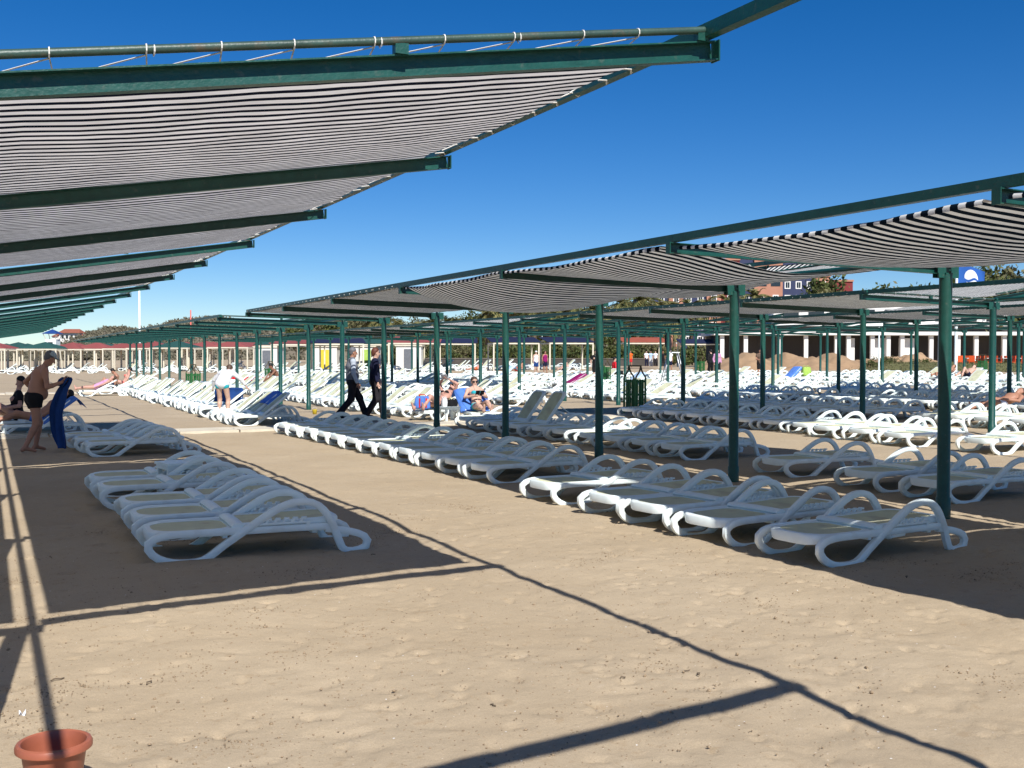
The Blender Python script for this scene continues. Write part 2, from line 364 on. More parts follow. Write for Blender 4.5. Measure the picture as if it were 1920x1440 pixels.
def pergola(row, n0, n1, cloth, label, group='green steel shade pergolas with striped cloth', posts=True, rail=None, endtube=(), cords=True, csag=.05, esag=(0,0), left=True, rdrop=0, hi=0):
    u = UROW[row]; v00 = V0[row]
    t = thing('shade_pergola', label, 'pergola', (u, 0, gz(u)+hi), 0, group)
    vs = [v00+SP*n for n in range(n0, n1+1)]
    sides = (1, -1) if left else (1,)
    for v in vs:
        if posts:
            p = link('post', POST, t, (-.07 if row == 0 else 0, v, -hi)); p.rotation_euler.z = rnd.uniform(0, 6)
            link('sleeve', SLEEVE, p)
        link('bracket', BRACK, t, (-.075 if row == 0 else 0, v, 0))
        for s in sides:
            b = link('beam', BEAM[s], t, (0, v, 0)); link('end_plate', CAP[s], b)
    ra, rb = rail if rail else (vs[0]-.12, vs[-1]+SP-.14)
    for s in sides:
        Lw = RR if s > 0 else RL; x = s*(Lw-.06); z = wing_z(s, Lw)+BH+.004
        m = MB(); m.box((x-.03, ra, z), (x+.03, rb, z+.066)); m.build('edge_rail', GREEN, t)
    m = MB(); m.tube([(0, ra, ZP+.085), (0, rb, ZP+.085)], .028, 10)
    o = m.build('spine_tube', GREEN, t); smooth_angle(o.data)
    for v in vs: link('spine_support', SPSUP, t, (0, v, 0))
    for v in endtube:
        for s in sides[::-1]:
            m = MB(); Lw = RR if s > 0 else RL
            a = (s*.03, v, wing_z(s, .03)+BH+.062); b = (s*(Lw-.02), v, wing_z(s, Lw)+BH+.048)
            m.tube([a, b], .018, 10); o = m.build('end_tube', RUSTY, t); smooth_angle(o.data)
        for s in sides:
            for f in (.5, .97):
                Lw = RR if s > 0 else RL; z = wing_z(s, Lw*f); m = MB()
                m.box((s*Lw*f-.03, v-.012, z+BH-.001), (s*Lw*f+.03, v+.03, z+BH+.045)); m.build('tube_support', GREEN, t)
    for i, c in enumerate(cloth):
        va, vb = c[0], c[1]; es = c[2] if len(c) > 2 else esag; sg_ = c[3] if len(c) > 3 else csag; rd = c[4] if len(c) > 4 else rdrop
        for s in sides:
            if len(c) > 5 and c[5] != s: continue
            V, F, UV = cloth_panel(s, va, vb, es, sg_, gap=.17 if row == 0 else .03, seed=i+row*5+(s > 0), rail_drop=rd, t0=.09 if row == 0 else .14, dz=.03 if rd > .025 else 0)
            link('shade_cloth', npmesh('shade_cloth', V, F, CLOTH if row == 0 else CLOTH_W, True, UV), t)
        if cords:
            m = MB()
            for s in (sides if not rd else ()):
                Lw = RR if s > 0 else RL; xo = s*(Lw-.06); xi = s*(Lw-(.19 if row == 0 else .09)); z = wing_z(s, Lw)+BH
                v = va+.1; k = 0
                step = .3 if v < 16 else .5
                while v < vb-.05:
                    jit = rnd.uniform(-.04, .04)
                    zi = wing_z(s, Lw-.19)+BH+.006 - rd*.7
                    lo = (xi, v+jit, zi); top = (xo, v+.10+jit, z+.066); out = (xo+s*.034, v+.12+jit, z+.03)
                    und = (xo, v+.13+jit, z-.004)
                    m.tube([lo, (xo-s*.034, v+.08+jit, z+.035), top, out, und, (xo-s*.034, v+.15+jit, z+.02), (xi, v+.2+jit, zi)] if k % 3 == 0 else
                           [lo, (xo-s*.034, v+.07+jit, z+.0), und, out, top, (xo-s*.03, v+.09+jit, z+.058)], .0045 if v < 16 else .006, 4)
                    v += step; k += 1
            for v in endtube:
                s_ = 1 if abs(v-va) < abs(v-vb) else -1
                vc = va if s_ > 0 else vb
                for s in sides:
                    Lw = RR if s > 0 else RL; x = .25
                    while x < Lw-.1:
                        xx = x+rnd.uniform(-.05,.05); z = wing_z(s, xx)+BH
                        zt = z+.062-.014*xx/Lw; rc = .0034
                        ring = [(s*xx, v+.021*math.cos(a), zt+.021*math.sin(a)) for a in np.linspace(-1.2, 4.2, 9)]
                        m.tube([(s*(xx-.18), vc+.02*s_, z+.012)]+ring+[(s*(xx+.03), vc+.02*s_, z+.012)], rc, 4)
                        if rnd.random() < .3: m.tube([(p[0]+s*.03, p[1], p[2]) for p in ring], rc, 4)
                        x += .33
            if m.v:
                o = m.build('lashing_cord', CORD, t); o['kind'] = 'stuff'
    return t
def vn(row, n): return V0[row]+SP*n
NEARG = 'green pergolas of the row overhead on the left'
pergola(0, -3, -1, [], 'bare green pergola frame directly over the camera, no cloth on it', group=NEARG, rail=(vn(0,-3)-.1, vn(0,0)-.02))
pergola(0, 0, 2, [(vn(0,0)+.16, vn(0,3)-.26)], 'nearest striped cloth pergola filling the upper left, rope-laced tube along its front beam', group=NEARG,
        rail=(vn(0,0)-.016, vn(0,3)-.03), endtube=(vn(0,0)-.03, vn(0,3)-.2))
pergola(0, 3, 5, [(vn(0,3)+.14, vn(0,6)-.3)], 'second striped cloth pergola of the left row, beyond the first strip of sky', group=NEARG,
        rail=(vn(0,3)-.026, vn(0,6)-.03), endtube=(vn(0,6)-.2,))
for i, n in enumerate(range(6, 21, 3)):
    pergola(0, n, n+2, [], ['third pergola of the left row, first one without cloth','fourth pergola of the left row, bare green frame','fifth pergola of the left row, bare green frame',
            'sixth pergola of the left row, bare green frame','farthest bare pergola of the left row, just above the red roofs'][i], group=NEARG, endtube=(vn(0,n)-.03,))
MIDG = 'green pergolas of the middle row'
pergola(1, -3, -1, [(vn(1,-3)+.1, vn(1,-1)-.06, (.05,.05), .1, .05), (vn(1,-1)+.1, vn(1,0)-.1, (.05,.05), .15, .03)], 'nearest pergola of the middle row, sagging broad striped cloth at the right edge', group=MIDG, rail=(vn(1,-3)-.1, vn(1,0)-.02))
pergola(1, 0, 1, [(vn(1,0)+.22, vn(1,2)-.1, (-.18,.28), .11, .02)], 'second pergola of the middle row, striped cloth hanging slack at its far end', group=MIDG, rail=(vn(1,0)-.016, vn(1,2)-.02))
pergola(1, 2, 5, [(vn(1,2)+.2, vn(1,5)-.1, (0,0), .05, 0, -1), (vn(1,2)+.2, vn(1,2)+5.4, (0,.1), .06, 0, 1)], 'third pergola of the middle row, taut grey-looking cloth ending where the sunlit loungers begin', group=MIDG, rail=(vn(1,2)-.016, vn(1,5)+.1), endtube=(vn(1,5)+.04,))
for i, n in enumerate(range(6, 21, 3)):
    pergola(1, n, n+2, [], ['bare pergola of the middle row just past the two walking people','bare pergola of the middle row over the bending woman','bare pergola of the middle row behind the bending woman',
        'next-to-last bare pergola of the middle row','last bare pergola of the middle row, dark thin posts'][i], group=MIDG, endtube=(vn(1,n)-.03,), hi=.0)
G3 = 'green pergolas of the third row'
pergola(2, -1, 1, [], 'bare front pergola of the third row at the right edge', group=G3)
pergola(2, 2, 5, [(vn(2,2)+.2, vn(2,5)+.1)], 'cloth covered pergola of the third row over the shaded loungers', group=G3, endtube=(vn(2,2)-.04,), rail=(vn(2,2)-.1, vn(2,6)-.2))
pergola(2, 6, 8, [], 'bare pergola of the third row beside the near green bin', group=G3)
pergola(2, 9, 12, [(vn(2,9)+.2, vn(2,12)+.1)], 'far cloth covered pergola of the third row in front of the palms', group=G3, rail=(vn(2,9)-.1, vn(2,13)-.2))
pergola(2, 13, 16, [], 'bare pergola far along the third row', group=G3)
pergola(2, 17, 20, [], 'farthest bare pergola of the third row', group=G3)
G4 = 'green pergolas of the rows farther inland'
pergola(3, 2, 3, [(vn(3,2)+.2, vn(3,4)-.2)], 'front cloth covered pergola of the fourth row', group=G4, cords=False)
pergola(3, 4, 6, [(vn(3,4)+.2, vn(3,6)+.1)], 'second cloth covered pergola of the fourth row', group=G4, cords=False)
pergola(3, 7, 10, [], 'bare pergola midway along the fourth row', group=G4)
pergola(3, 11, 14, [], 'bare pergola far along the fourth row', group=G4, cords=False)
pergola(3, 15, 18, [], 'farthest bare pergola of the fourth row', group=G4)
pergola(4, 4, 7, [], 'front bare pergola of the fifth row', group=G4, cords=False)
pergola(4, 8, 11, [], 'bare pergola midway along the fifth row', group=G4)
pergola(4, 12, 15, [], 'farthest bare pergola of the fifth row', group=G4)
pergola(5, 6, 9, [], 'front bare pergola of the innermost row', group=G4, cords=False)
pergola(5, 10, 13, [], 'farthest bare pergola of the innermost row', group=G4)

# ------------------------------------------------------------------ sun loungers
HX = .70                                               # backrest hinge
RIB = [(1.50,.262),(1.2,.268),(.8,.268),(.4,.270),(.18,.268),(.06,.243),(.0,.19),(.012,.125),(.07,.06),(.17,.012),(.28,-.004),(.40,.0),(.48,.035),
       (.60,.135),(.80,.285),(.98,.415),(1.12,.498),(1.25,.528),(1.37,.505),(1.46,.425),(1.53,.29),(1.585,.13),(1.625,.03),(1.68,.0),(1.77,.004),(1.835,.035),(1.85,.09),(1.81,.15),(1.70,.195),(1.57,.225),(1.47,.24)]
def ribbon(mb, y, n, k, side):
    P = catmull(RIB, n); L = np.linspace(0, 1, n)
    off = np.where(L < .30, -.010, 0.0)+np.where(L > .84, -.010, 0)
    off = np.convolve(np.pad(off, 3, 'edge'), np.ones(7)/7, 'valid')
    pts = [(p[0], y+side*o, p[1]) for p, o in zip(P, off)]
    a, b = .025, .034
    if k == 4: sec = [(-a,-b),(a,-b),(a,b),(-a,b)]
    else: sec = [(-a,-b*.72),(-a*.72,-b),(a*.72,-b),(a,-b*.72),(a,b*.72),(a*.72,b),(-a*.72,b),(-a,b*.72)]
    mb.sweep(pts, sec, (0, 1, 0))
BL = .92                                               # backrest length
def panel(x0, x1, hw, z, rim, th, foot_round, n=10):
    """returns (rim, sling) meshes of a flat panel with rounded end"""
    def outline(inset):
        o = []
        r = .20 if foot_round else .05
        xa, xb, h = x0+inset, x1-inset, hw-inset
        for a in np.linspace(-math.pi/2, -math.pi, 6): o.append((xa+r+r*math.cos(a)*1.0, -h+.0+r+r*math.sin(a)))
        for a in np.linspace(math.pi, math.pi/2, 6): o.append((xa+r+r*math.cos(a), h-r+r*math.sin(a)))
        r2 = .12
        for a in np.linspace(math.pi/2, 0, 5): o.append((xb-r2+r2*math.cos(a), h-r2+r2*math.sin(a)))
        for a in np.linspace(0, -math.pi/2, 5): o.append((xb-r2+r2*math.cos(a), -h+r2+r2*math.sin(a)))
        return o
    A, B = outline(0), outline(rim); C = outline(.012)
    k = len(A); m = MB()
    dp = lambda x: (.055*max(0, 1-(x-x0)/.26)**1.5 if foot_round else 0)
    rings = [[(x+(.012 if foot_round and x < x0+.2 else 0), y, z-th-dp(x)) for x, y in A], [(x, y, z-.018) for x, y in A], [(x, y, z) for x, y in C], [(x, y, z) for x, y in B], [(x, y, z-th) for x, y in B]]
    vs = sum(rings, []); fs = []
    for j in range(5):
        jj = (j+1) % 5
        for i in range(k):
            q = (i+1) % k; fs.append((j*k+i, jj*k+i, jj*k+q, j*k+q))
    m.add(vs, fs)
    s = MB(); Bi = outline(rim-.004)
    s.add([(x, y, z-.006) for x, y in Bi]+[(x, y, z-.014) for x, y in Bi], [tuple(range(k))[::-1], tuple(range(k, 2*k))]+[(i, (i+1)%k, k+(i+1)%k, k+i) for i in range(k)])
    return m, s
def rack():
    m = MB(); z = .335
    m.box((.80,-.02,z-.02),(1.34,.02,z))
    for i in range(6):
        x = .88+i*.075; m.sweep([(x,0,z-.004),(x+.02,0,z+.035),(x+.05,0,z+.03)], [(-.018,-.01),(.018,-.01),(.018,.01),(-.018,.01)], (0,1,0))
    m.box((.80,-.016,.27),(.83,.016,z-.02)); m.box((1.30,-.016,.27),(1.33,.016,z-.02))
    return m
def apron():
    m = MB(); m.box((-.02,-.325,.205),(.02,.325,.24)); return m
fr, sl_ = panel(0.0, HX+.02, .322, .295, .055, .05, True)
bf, bs = panel(0.0, BL, .30, .050, .05, .055, False)
hb_ = MB(); hb_.sweep([(.03,-.322,.03),(.03,-.30,.034),(.03,0,.040),(.03,.30,.034),(.03,.322,.03)], [(.058*math.cos(a_), .034*math.sin(a_)) for a_ in np.linspace(0,2*math.pi,11)[:-1]], (1,0,0))
bx_ = MB(); bx_.box((.02,-.25,-.03),(.06,.25,.0))
ME = {}
m = MB(); ribbon(m, .345, 74, 8, 1); ME['side_l'] = m.mesh('side_frame', PLASTIC); smooth_angle(ME['side_l'], 50)
m = MB(); ribbon(m, -.345, 74, 8, -1); ME['side_r'] = m.mesh('side_frame', PLASTIC); smooth_angle(ME['side_r'], 50)
ME['seat_frame'] = fr.mesh('seat_frame', PLASTIC); smooth_angle(ME['seat_frame'], 50)
ME['seat_sling'] = sl_.mesh('seat_sling', SLING)
ME['back_frame'] = bf.mesh('backrest_frame', PLASTIC); smooth_angle(ME['back_frame'], 50)
ME['back_sling'] = bs.mesh('backrest_sling', SLING); ME['hinge'] = hb_.mesh('hinge_bar', PLASTIC); smooth_angle(ME['hinge'], 50)
ME['rack'] = rack().mesh('ratchet_rack', PLASTIC); ME['apron'] = apron().mesh('cross_bar', PLASTIC)
m = MB(); m.tube([(.55,-.24,-.01),(.55,-.24,-.38),(.55,.24,-.38),(.55,.24,-.01)], .012, 6)
ME['prop'] = m.mesh('backrest_prop', PLASTIC)
def low_lounger(ang):
    m = MB(); ribbon(m, .345, 30, 4, 1); ribbon(m, -.345, 30, 4, -1)
    m.v += []; base = len(m.f)
    m.box((.0,-.31,.245),(HX,.31,.292)); m.box((.06,-.25,.293),(HX-.02,.25,.297), 1)
    b = MB(); b.box((0,-.30,-.005),(BL,.30,.043)); b.box((.07,-.25,.0435),(BL-.05,.25,.047), 1)
    b.xform(Matrix.Translation((HX,0,.28)) @ Matrix.Rotation(-ang, 4, 'Y'))
    m.add(b.v, b.f); m.mi[-len(b.f):] = b.mi
    m.box((.85,-.36,.315),(1.3,-.33,.34)); m.box((.85,.33,.315),(1.3,.36,.34))
    return m.mesh('sun_lounger', [PLASTIC, SLING])
LOW = {k: low_lounger(R(a)) for k, a in (('flat', 1.5), ('up', 43), ('mid', 32), ('high', 58))}
class Proto: pass
def build_lounger(ang):
    t = link('sun_lounger', None)
    for k, nme in (('side_l','side_frame'),('side_r','side_frame'),('seat_frame','seat_frame'),): link(nme, ME[k], t)
    link('cross_bar', ME['apron'], t, (.62, 0, 0)); link('cross_bar', ME['apron'], t, (1.38, 0, 0))
    link('seat_sling', ME['seat_sling'], t)
    b = link('backrest', ME['back_frame'], t, (HX, 0, .28)); b.rotation_euler = (0, -ang, 0)
    link('backrest_sling', ME['back_sling'], b); link('hinge_bar', ME['hinge'], b)
    if ang > .2: link('backrest_prop', ME['prop'], b).rotation_euler = (0, .1, 0)
    link('ratchet_rack', ME['rack'], t, (0, .345, 0)); link('ratchet_rack', ME['rack'], t, (0, -.345, 0))
    return t
PROTO = {}
def copy_tree(o, parent=None):
    c = o.copy(); COL.objects.link(c); c.parent = parent
    for ch in o.children: copy_tree(ch, c)
    return c
PLACED = []                                            # (x, y, rot, kind, label, group)
def lounge(x, y, rot=0.0, kind='flat', label=None, group=None): PLACED.append((x, y, rot, kind, label, group))
ORD = ['first','second','third','fourth','fifth','sixth','seventh','eighth','ninth','tenth','eleventh','twelfth','thirteenth','fourteenth','fifteenth']
GA = 'white sun loungers in the shade under the left pergola'
for i, (v, du) in enumerate([(9.24,.12),(10.2,.13),(11.15,.14),(12.5,.06),(13.6,.06)]):
    lounge(1.02+du, v, rnd.uniform(-.03,.03), 'flat', ['flat white lounger nearest the camera in the left group','second flat white lounger from the front of the left group','third flat lounger of the left group, in front of the small white table',
        'fourth flat lounger of the left group, just behind the small white table','hindmost flat lounger of the left group'][i], GA)
for i, v in enumerate([19.1, 20.05, 21.0]):
    lounge(1.45-.1*i, v, rnd.uniform(-.03,.05), 'flat', ['front lounger of the three beside the man with the blue towel','middle lounger of the three beside the man with the blue towel','rear lounger of the three beside the man with the blue towel'][i], GA)
GB = 'white sun loungers on the left side of the middle pergola row'
for i, (x, v) in enumerate([(5.79,6.92),(5.66,7.95),(5.60,8.78),(5.58,9.56),(5.55,10.88)]):
    lounge(x, v, R(6.5)+rnd.uniform(-.03,.03), 'flat', ['flat lounger in front of the nearest middle post, closest in its row','second flat lounger from the front, right of the sunlit path','third flat lounger from the front, right of the sunlit path',
        'fourth flat lounger from the front, right of the sunlit path, sun on its arm','fifth flat lounger along the sunlit path, last before the small gap'][i], GB)
v = 12.95
for i in range(12):
    lounge(5.72-.02*i+rnd.uniform(-.04,.04), v, R(4)+rnd.uniform(-.05,.05), 'flat', '%s shaded lounger after the small gap beside the sunlit path' % ORD[i], GB); v += .86
GS = 'sunlit white loungers lined up along the middle pergola row'
v = 25.9; i = 0
while v < 56:
    kd = 'up' if i < 4 or rnd.random() < .55 else ('mid' if rnd.random() < .5 else 'flat')
    lab = {0:'sunlit lounger with raised back in front of the bending woman',1:'second sunlit raised lounger from the concrete path'}.get(i)
    lounge(5.2+rnd.uniform(-.12,.12), v, rnd.uniform(-.05,.05), kd, lab, GS); v += .80; i += 1
GC = 'white loungers on the right side of the middle pergola row'
for i, v in enumerate([9.05, 10.15, 11.78]):
    lounge(9.5+.02*i, v, rnd.uniform(-.05,.05), 'flat', ['flat lounger partly behind the nearest middle post','flat lounger with a stripe of sunlight, second behind the nearest post','flat lounger with sand behind it, third behind the nearest post'][i], GC)
v = 14.35
for i in range(10):
    lounge(9.62+rnd.uniform(-.05,.05), v, rnd.uniform(-.06,.06), 'high' if i in (6, 7) else 'flat',
           ['%s shaded lounger right of the middle posts, counted from the front of its group' % ORD[i], '%s lounger right of the middle posts with its backrest raised' % ORD[i]][i in (6,7)], GC); v += .93
SEAT_W = un(905, 792); READ_W = un(800, 788)
v = 24.8; i = 0
while v < 58:
    if not (24.0 < v < 27.2): lounge(9.75+rnd.uniform(-.12,.12), v, rnd.uniform(-.06,.06), rnd.choice(['up','up','mid','flat']), None, GS)
    v += .86
# rotated towards the sun, with people on them
lounge(SEAT_W.x, SEAT_W.y-.2, R(84), 'up', 'lounger covered by a blue towel under the woman reading', GC)
lounge(READ_W.x-.15, READ_W.y, R(28), 'up', 'white lounger under the woman holding up a book', GC)
G3L = 'white loungers of the third row'
v = 12.6
for i in range(9):
    lounge(14.3+(.3 if v > 16.5 else 0)+rnd.uniform(-.05,.05), v, R(3)+rnd.uniform(-.05,.05), 'flat', None if i > 4 else ['lounger at the right edge in full sun by the third row post','sunlit flat lounger behind the nearest post, front of a bright trio','middle lounger of the bright sunlit trio behind the nearest post',
        'rear lounger of the bright sunlit trio, half in shade','first shaded lounger behind the bright sunlit trio'][i], G3L); v += .93+(.8 if i == 0 else 0)
SEA = 'sea of white loungers packed under the far pergolas'
def fill(uc, va, vb, grp, probs, step=.80):
    v = va
    while v < vb:
        if rnd.random() < .96: lounge(uc+rnd.uniform(-.12,.12), v, rnd.uniform(-.07,.07), rnd.choices(['flat','mid','up'], probs)[0], None, grp)
        v += step+rnd.uniform(0,.06)
fill(14.6, 21.9, 24.3, G3L, (1,0,0)); fill(14.4, 31.0, 78, SEA, (.75,.15,.1))
fill(18.6, 14.5, 27.5, G3L, (1,0,0)); fill(18.7, 29.0, 76, SEA, (.8,.1,.1))
fill(23.0, 18.0, 27.0, G3L, (1,0,0)); fill(23.0, 27.6, 70, SEA, (.85,.1,.05))
fill(27.5, 22.0, 66, SEA, (.9,.07,.03)); fill(31.8, 26, 62, SEA, (.9,.07,.03))
fill(36.3, 29.5, 58, SEA, (.9,.07,.03)); fill(40.4, 33, 54, SEA, (.9,.1,0)); fill(45.0, 36.5, 50, SEA, (.9,.1,0))
lounge(-.05, 25.7, R(6), 'flat', 'white lounger at the left edge with a woman in black on it', GA)
lounge(.32, 24.35, R(3), 'up', 'white lounger behind the standing man, with a dark-haired sunbather', GA)
for i, (px, py) in enumerate([(150,742),(185,738),(205,733),(225,728),(245,722)]):
    p = un(px, py); lounge(p.x, p.y, R(-10+i*5), 'mid', ['lounger of the pink sunbather left of the tan man','lounger under the seated tan man','lounger of the sunbather in coral','grey shaded-looking lounger with a bag by the coral sunbather','empty lounger at the end of the group behind the left path'][i], 'loungers of the small group of sunbathers on the left')
# visible size decides who is an individual
def depth(x, y): return (Vector((x, y, 0))-Vector((0,0,0))).dot(Vector((math.sin(YAW), math.cos(YAW), 0)))
def inview(x, y):
    d = depth(x, y); 
    if d < 1: return False
    px = 960+FPX*(Vector((x,y,0)).dot(r0))/d
    return -60 < px < 2010
PLACED = [p for p in PLACED if inview(p[0]+.9, p[1])]
PLACED.sort(key=lambda p: depth(p[0], p[1]))
stuff = MB(); CNT = {}
COLN = [(5.3,'left of the middle posts in sun'),(9.75,'right of the middle posts'),(14.4,'left of the third post row'),(18.6,'right of the third post row'),(23.,'left of the fourth post row'),
  (27.5,'right of the fourth post row'),(31.8,'left of the fifth post row'),(36.3,'right of the fifth post row'),(40.4,'left of the innermost post row'),(45.,'right of the innermost post row')]
def ordinal(n):
    if n <= 15: return ORD[n-1]
    return {16:'sixteenth',17:'seventeenth',18:'eighteenth',19:'nineteenth',20:'twentieth',30:'thirtieth',40:'fortieth',50:'fiftieth',60:'sixtieth'}.get(n) or {2:'twenty-',3:'thirty-',4:'forty-',5:'fifty-',6:'sixty-'}[n//10]+ORD[n%10-1]
for i, (x, y, rot, kind, label, group) in enumerate(PLACED):
    z = sg(x+.9, y)-.012
    ang = {'flat': R(1.5), 'mid': R(32), 'up': R(43), 'high': R(58)}[kind]
    if i < 296:
        if i < 165:
            if kind not in PROTO: PROTO[kind] = o = build_lounger(ang)
            else: o = copy_tree(PROTO[kind])
        else: o = link('sun_lounger', LOW[kind])
        o.location = (x, y, z); o.rotation_euler = (0, 0, rot); o.scale = (.96, .96, .83)
        if label is None:
            st = {'flat':'lying flat','mid':'back half raised','up':'back raised','high':'back raised steeply'}[kind]
            c = min(COLN, key=lambda q_: abs(q_[0]-x)); CNT[c] = CNT.get(c, 0)+1
            if group == SEA and CNT[c] > 24: label = 'white lounger deep in the far mass, %s, %s' % (c[1], st); group = 'sunlit loungers deep in the far mass '+c[1]+', '+kind
            else: label = '%s lounger from the front, %s, %s' % (ordinal(CNT[c]), c[1], st)
        tag(o, label, 'sun lounger', group or SEA)
    else:
        me = LOW[kind]; T = Matrix.Translation((x, y, z)) @ Matrix.Rotation(rot, 4, 'Z') @ Matrix.Diagonal((.96, .96, .83, 1))
        vs = [T @ v.co for v in me.vertices]
        o_ = len(stuff.v); stuff.v += [tuple(q) for q in vs]; stuff.f += [tuple(k+o_ for k in p.vertices) for p in me.polygons]; stuff.mi += [p.material_index for p in me.polygons]
# the neighbouring beach: its loungers are too far away to pick apart
for px0, px1, d0, d1, nn in ((0,470,96,125,46),(480,800,84,100,34),(720,1120,96,108,34)):
    for _ in range(nn):
        p = at(rnd.uniform(px0,px1), rnd.uniform(d0,d1)); me = LOW[rnd.choice(['flat','up','mid'])]
        T = Matrix.Translation(p) @ Matrix.Rotation(rnd.uniform(-.6,.3), 4, 'Z'); o_ = len(stuff.v)
        stuff.v += [tuple(T @ v.co) for v in me.vertices]; stuff.f += [tuple(k+o_ for k in q.vertices) for q in me.polygons]; stuff.mi += [q.material_index for q in me.polygons]
o = stuff.build('distant_loungers', [PLASTIC, SLING]); o['kind'] = 'stuff'; tag(o, 'farthest white loungers merging into a white band', 'sun loungers')
# ------------------------------------------------------------------ people
def smin(a, b, k):
    h = np.clip(.5+.5*(b-a)/k, 0, 1); return b*(1-h)+a*h-k*h*(1-h)
class SDF:
    """union of tapered, optionally flattened capsules, meshed with surface nets"""
    def __init__(s): s.p = []; s.clips = []
    def cap(s, a, b, r1, r2=None, k=.03, lat=None, f=1.0, flat=False):
        s.p.append((np.array(a,float), np.array(b,float), r1, r1 if r2 is None else r2, k, None if lat is None else np.array(lat,float), f, flat)); return s
    def mesh(s, h):
        lo = np.min([np.minimum(p[0],p[1])-max(p[2],p[3])*p[6]-.05 for p in s.p], 0); hi = np.max([np.maximum(p[0],p[1])+max(p[2],p[3])*p[6]+.05 for p in s.p], 0)
        ax = [np.arange(lo[i], hi[i]+h, h) for i in range(3)]
        V = np.full([len(a) for a in ax], .08)
        for (a, b, r1, r2, k, lat, f, flat) in s.p:
            rr = max(r1, r2)*f+.05
            sl = []
            for i in range(3):
                i0 = max(int((min(a[i],b[i])-rr-lo[i])/h), 0); i1 = min(int((max(a[i],b[i])+rr-lo[i])/h)+2, len(ax[i])); sl.append(slice(i0, i1))
            P = np.stack(np.meshgrid(*[ax[i][sl[i]] for i in range(3)], indexing='ij'), -1)
            d = b-a; L2 = max(d@d, 1e-9); q = P-a
            t = q@d/L2; tc = np.clip(t, 0, 1); e = q-(t if flat else tc)[..., None]*d
            if lat is not None: e = e+ (e@lat)[..., None]*lat*(1/f-1)
            dist = np.linalg.norm(e, axis=-1)-(r1+tc*(r2-r1))
            if flat: L = math.sqrt(L2); dist = np.maximum(dist, np.maximum(-t*L, (t-1)*L))
            sub = V[tuple(sl)]; V[tuple(sl)] = smin(sub, dist, k)
        G = np.stack(np.meshgrid(*ax, indexing='ij'), -1)
        for (p0, n) in s.clips: V = np.maximum(V, (G-np.array(p0))@np.array(n))
        In = V < 0
        c = [(i,j,k) for i in (0,1) for j in (0,1) for k in (0,1)]
        sh = [n-1 for n in V.shape]
        def cv(A, o): return A[o[0]:o[0]+sh[0], o[1]:o[1]+sh[1], o[2]:o[2]+sh[2]]
        cnt = sum(cv(In, o).astype(np.int8) for o in c); mk = (cnt > 0) & (cnt < 8)
        idx = np.full(sh, -1); I = np.argwhere(mk); idx[mk] = np.arange(len(I))
        acc = np.zeros((len(I),3)); num = np.zeros(len(I))
        for x in range(8):
            for y in range(x+1, 8):
                if sum(abs(c[x][q]-c[y][q]) for q in range(3)) != 1: continue
                va = cv(V, c[x])[mk]; vb = cv(V, c[y])[mk]; cr_ = (va < 0) != (vb < 0)
                t = np.where(cr_, va/(va-vb+1e-12), 0)
                pos = np.array(c[x])+t[:,None]*(np.array(c[y])-np.array(c[x])); acc += pos*cr_[:,None]; num += cr_
        vert = (I+acc/num[:,None])*h+lo
        F = []
        for a in range(3):
            b, cc = (a+1)%3, (a+2)%3
            s0 = [slice(None)]*3; s1 = [slice(None)]*3; s0[a] = slice(0,-1); s1[a] = slice(1,None)
            E = In[tuple(s0)] != In[tuple(s1)]; pos = In[tuple(s0)]
            W = np.argwhere(E); pz = pos[E]
            ok = (W[:,b] > 0) & (W[:,cc] > 0) & (W[:,b] < sh[b]) & (W[:,cc] < sh[cc]); W = W[ok]; pz = pz[ok]
            q = []
            for (db, dc) in ((0,0),(-1,0),(-1,-1),(0,-1)):
                w2 = W.copy(); w2[:,b] += db; w2[:,cc] += dc; q.append(idx[w2[:,0], w2[:,1], w2[:,2]])
            q = np.stack(q, -1); q[~pz] = q[~pz][:, ::-1]; F.append(q)
        return vert, np.concatenate(F)[:, ::-1]
def stand(**o):
    J = dict(pelvis=(0,0,.94), spine=(0,0,1.12), chest=(0,0,1.30), neck=(0,0,1.47), head=(.025,0,1.63), face=(1,0,-.05),
      shL=(0,.18,1.405), elL=(-.02,.23,1.13), wrL=(.04,.23,.88), shR=(0,-.18,1.405), elR=(-.02,-.23,1.13), wrR=(.04,-.23,.88),
      hipL=(0,.09,.91), knL=(.015,.10,.49), anL=(-.015,.10,.09), hipR=(0,-.09,.91), knR=(.015,-.10,.49), anR=(-.015,-.10,.09), toeL=None, toeR=None, hdL=None, hdR=None)
    J.update(o); return J
def recline(back=38, leg_bend=.0, armU=False, **o):
    """lying on a lounger: lounger coordinates, foot end at x=0, head end +x"""
    a = R(back); c, s_ = math.cos(a), math.sin(a)
    def on(d, up=0, y=0): return (HX+.03+d*c-up*s_, y, .33+d*s_+up*c)
    J = dict(pelvis=(HX-.04,0,.41), spine=on(.16,.10), chest=on(.36,.11), neck=on(.55,.11), head=on(.70,.13), face=(-.55,0,.85),
      shL=on(.48,.09,-.18), elL=on(.26,.08,-.27), wrL=(HX-.05,-.24,.42), shR=on(.48,.09,.18), elR=on(.26,.08,.27), wrR=(HX-.05,.24,.42),
      hipL=(HX-.08,-.09,.40), knL=(HX-.47,-.11,.40+leg_bend), anL=(HX-.86+leg_bend*.5,-.11,.345), hipR=(HX-.08,.09,.40), knR=(HX-.47,.11,.40+leg_bend*.3), anR=(HX-.86,.11,.345),
      toeL=(HX-.90+leg_bend*.5,-.12,.47), toeR=(HX-.92,.12,.47), hdL=None, hdR=None)
    if armU:
        J.update(elL=on(.62,.30,-.30), wrL=on(.60,.46,-.10), elR=on(.62,.30,.30), wrR=on(.60,.46,.10))
    J.update(o); return J
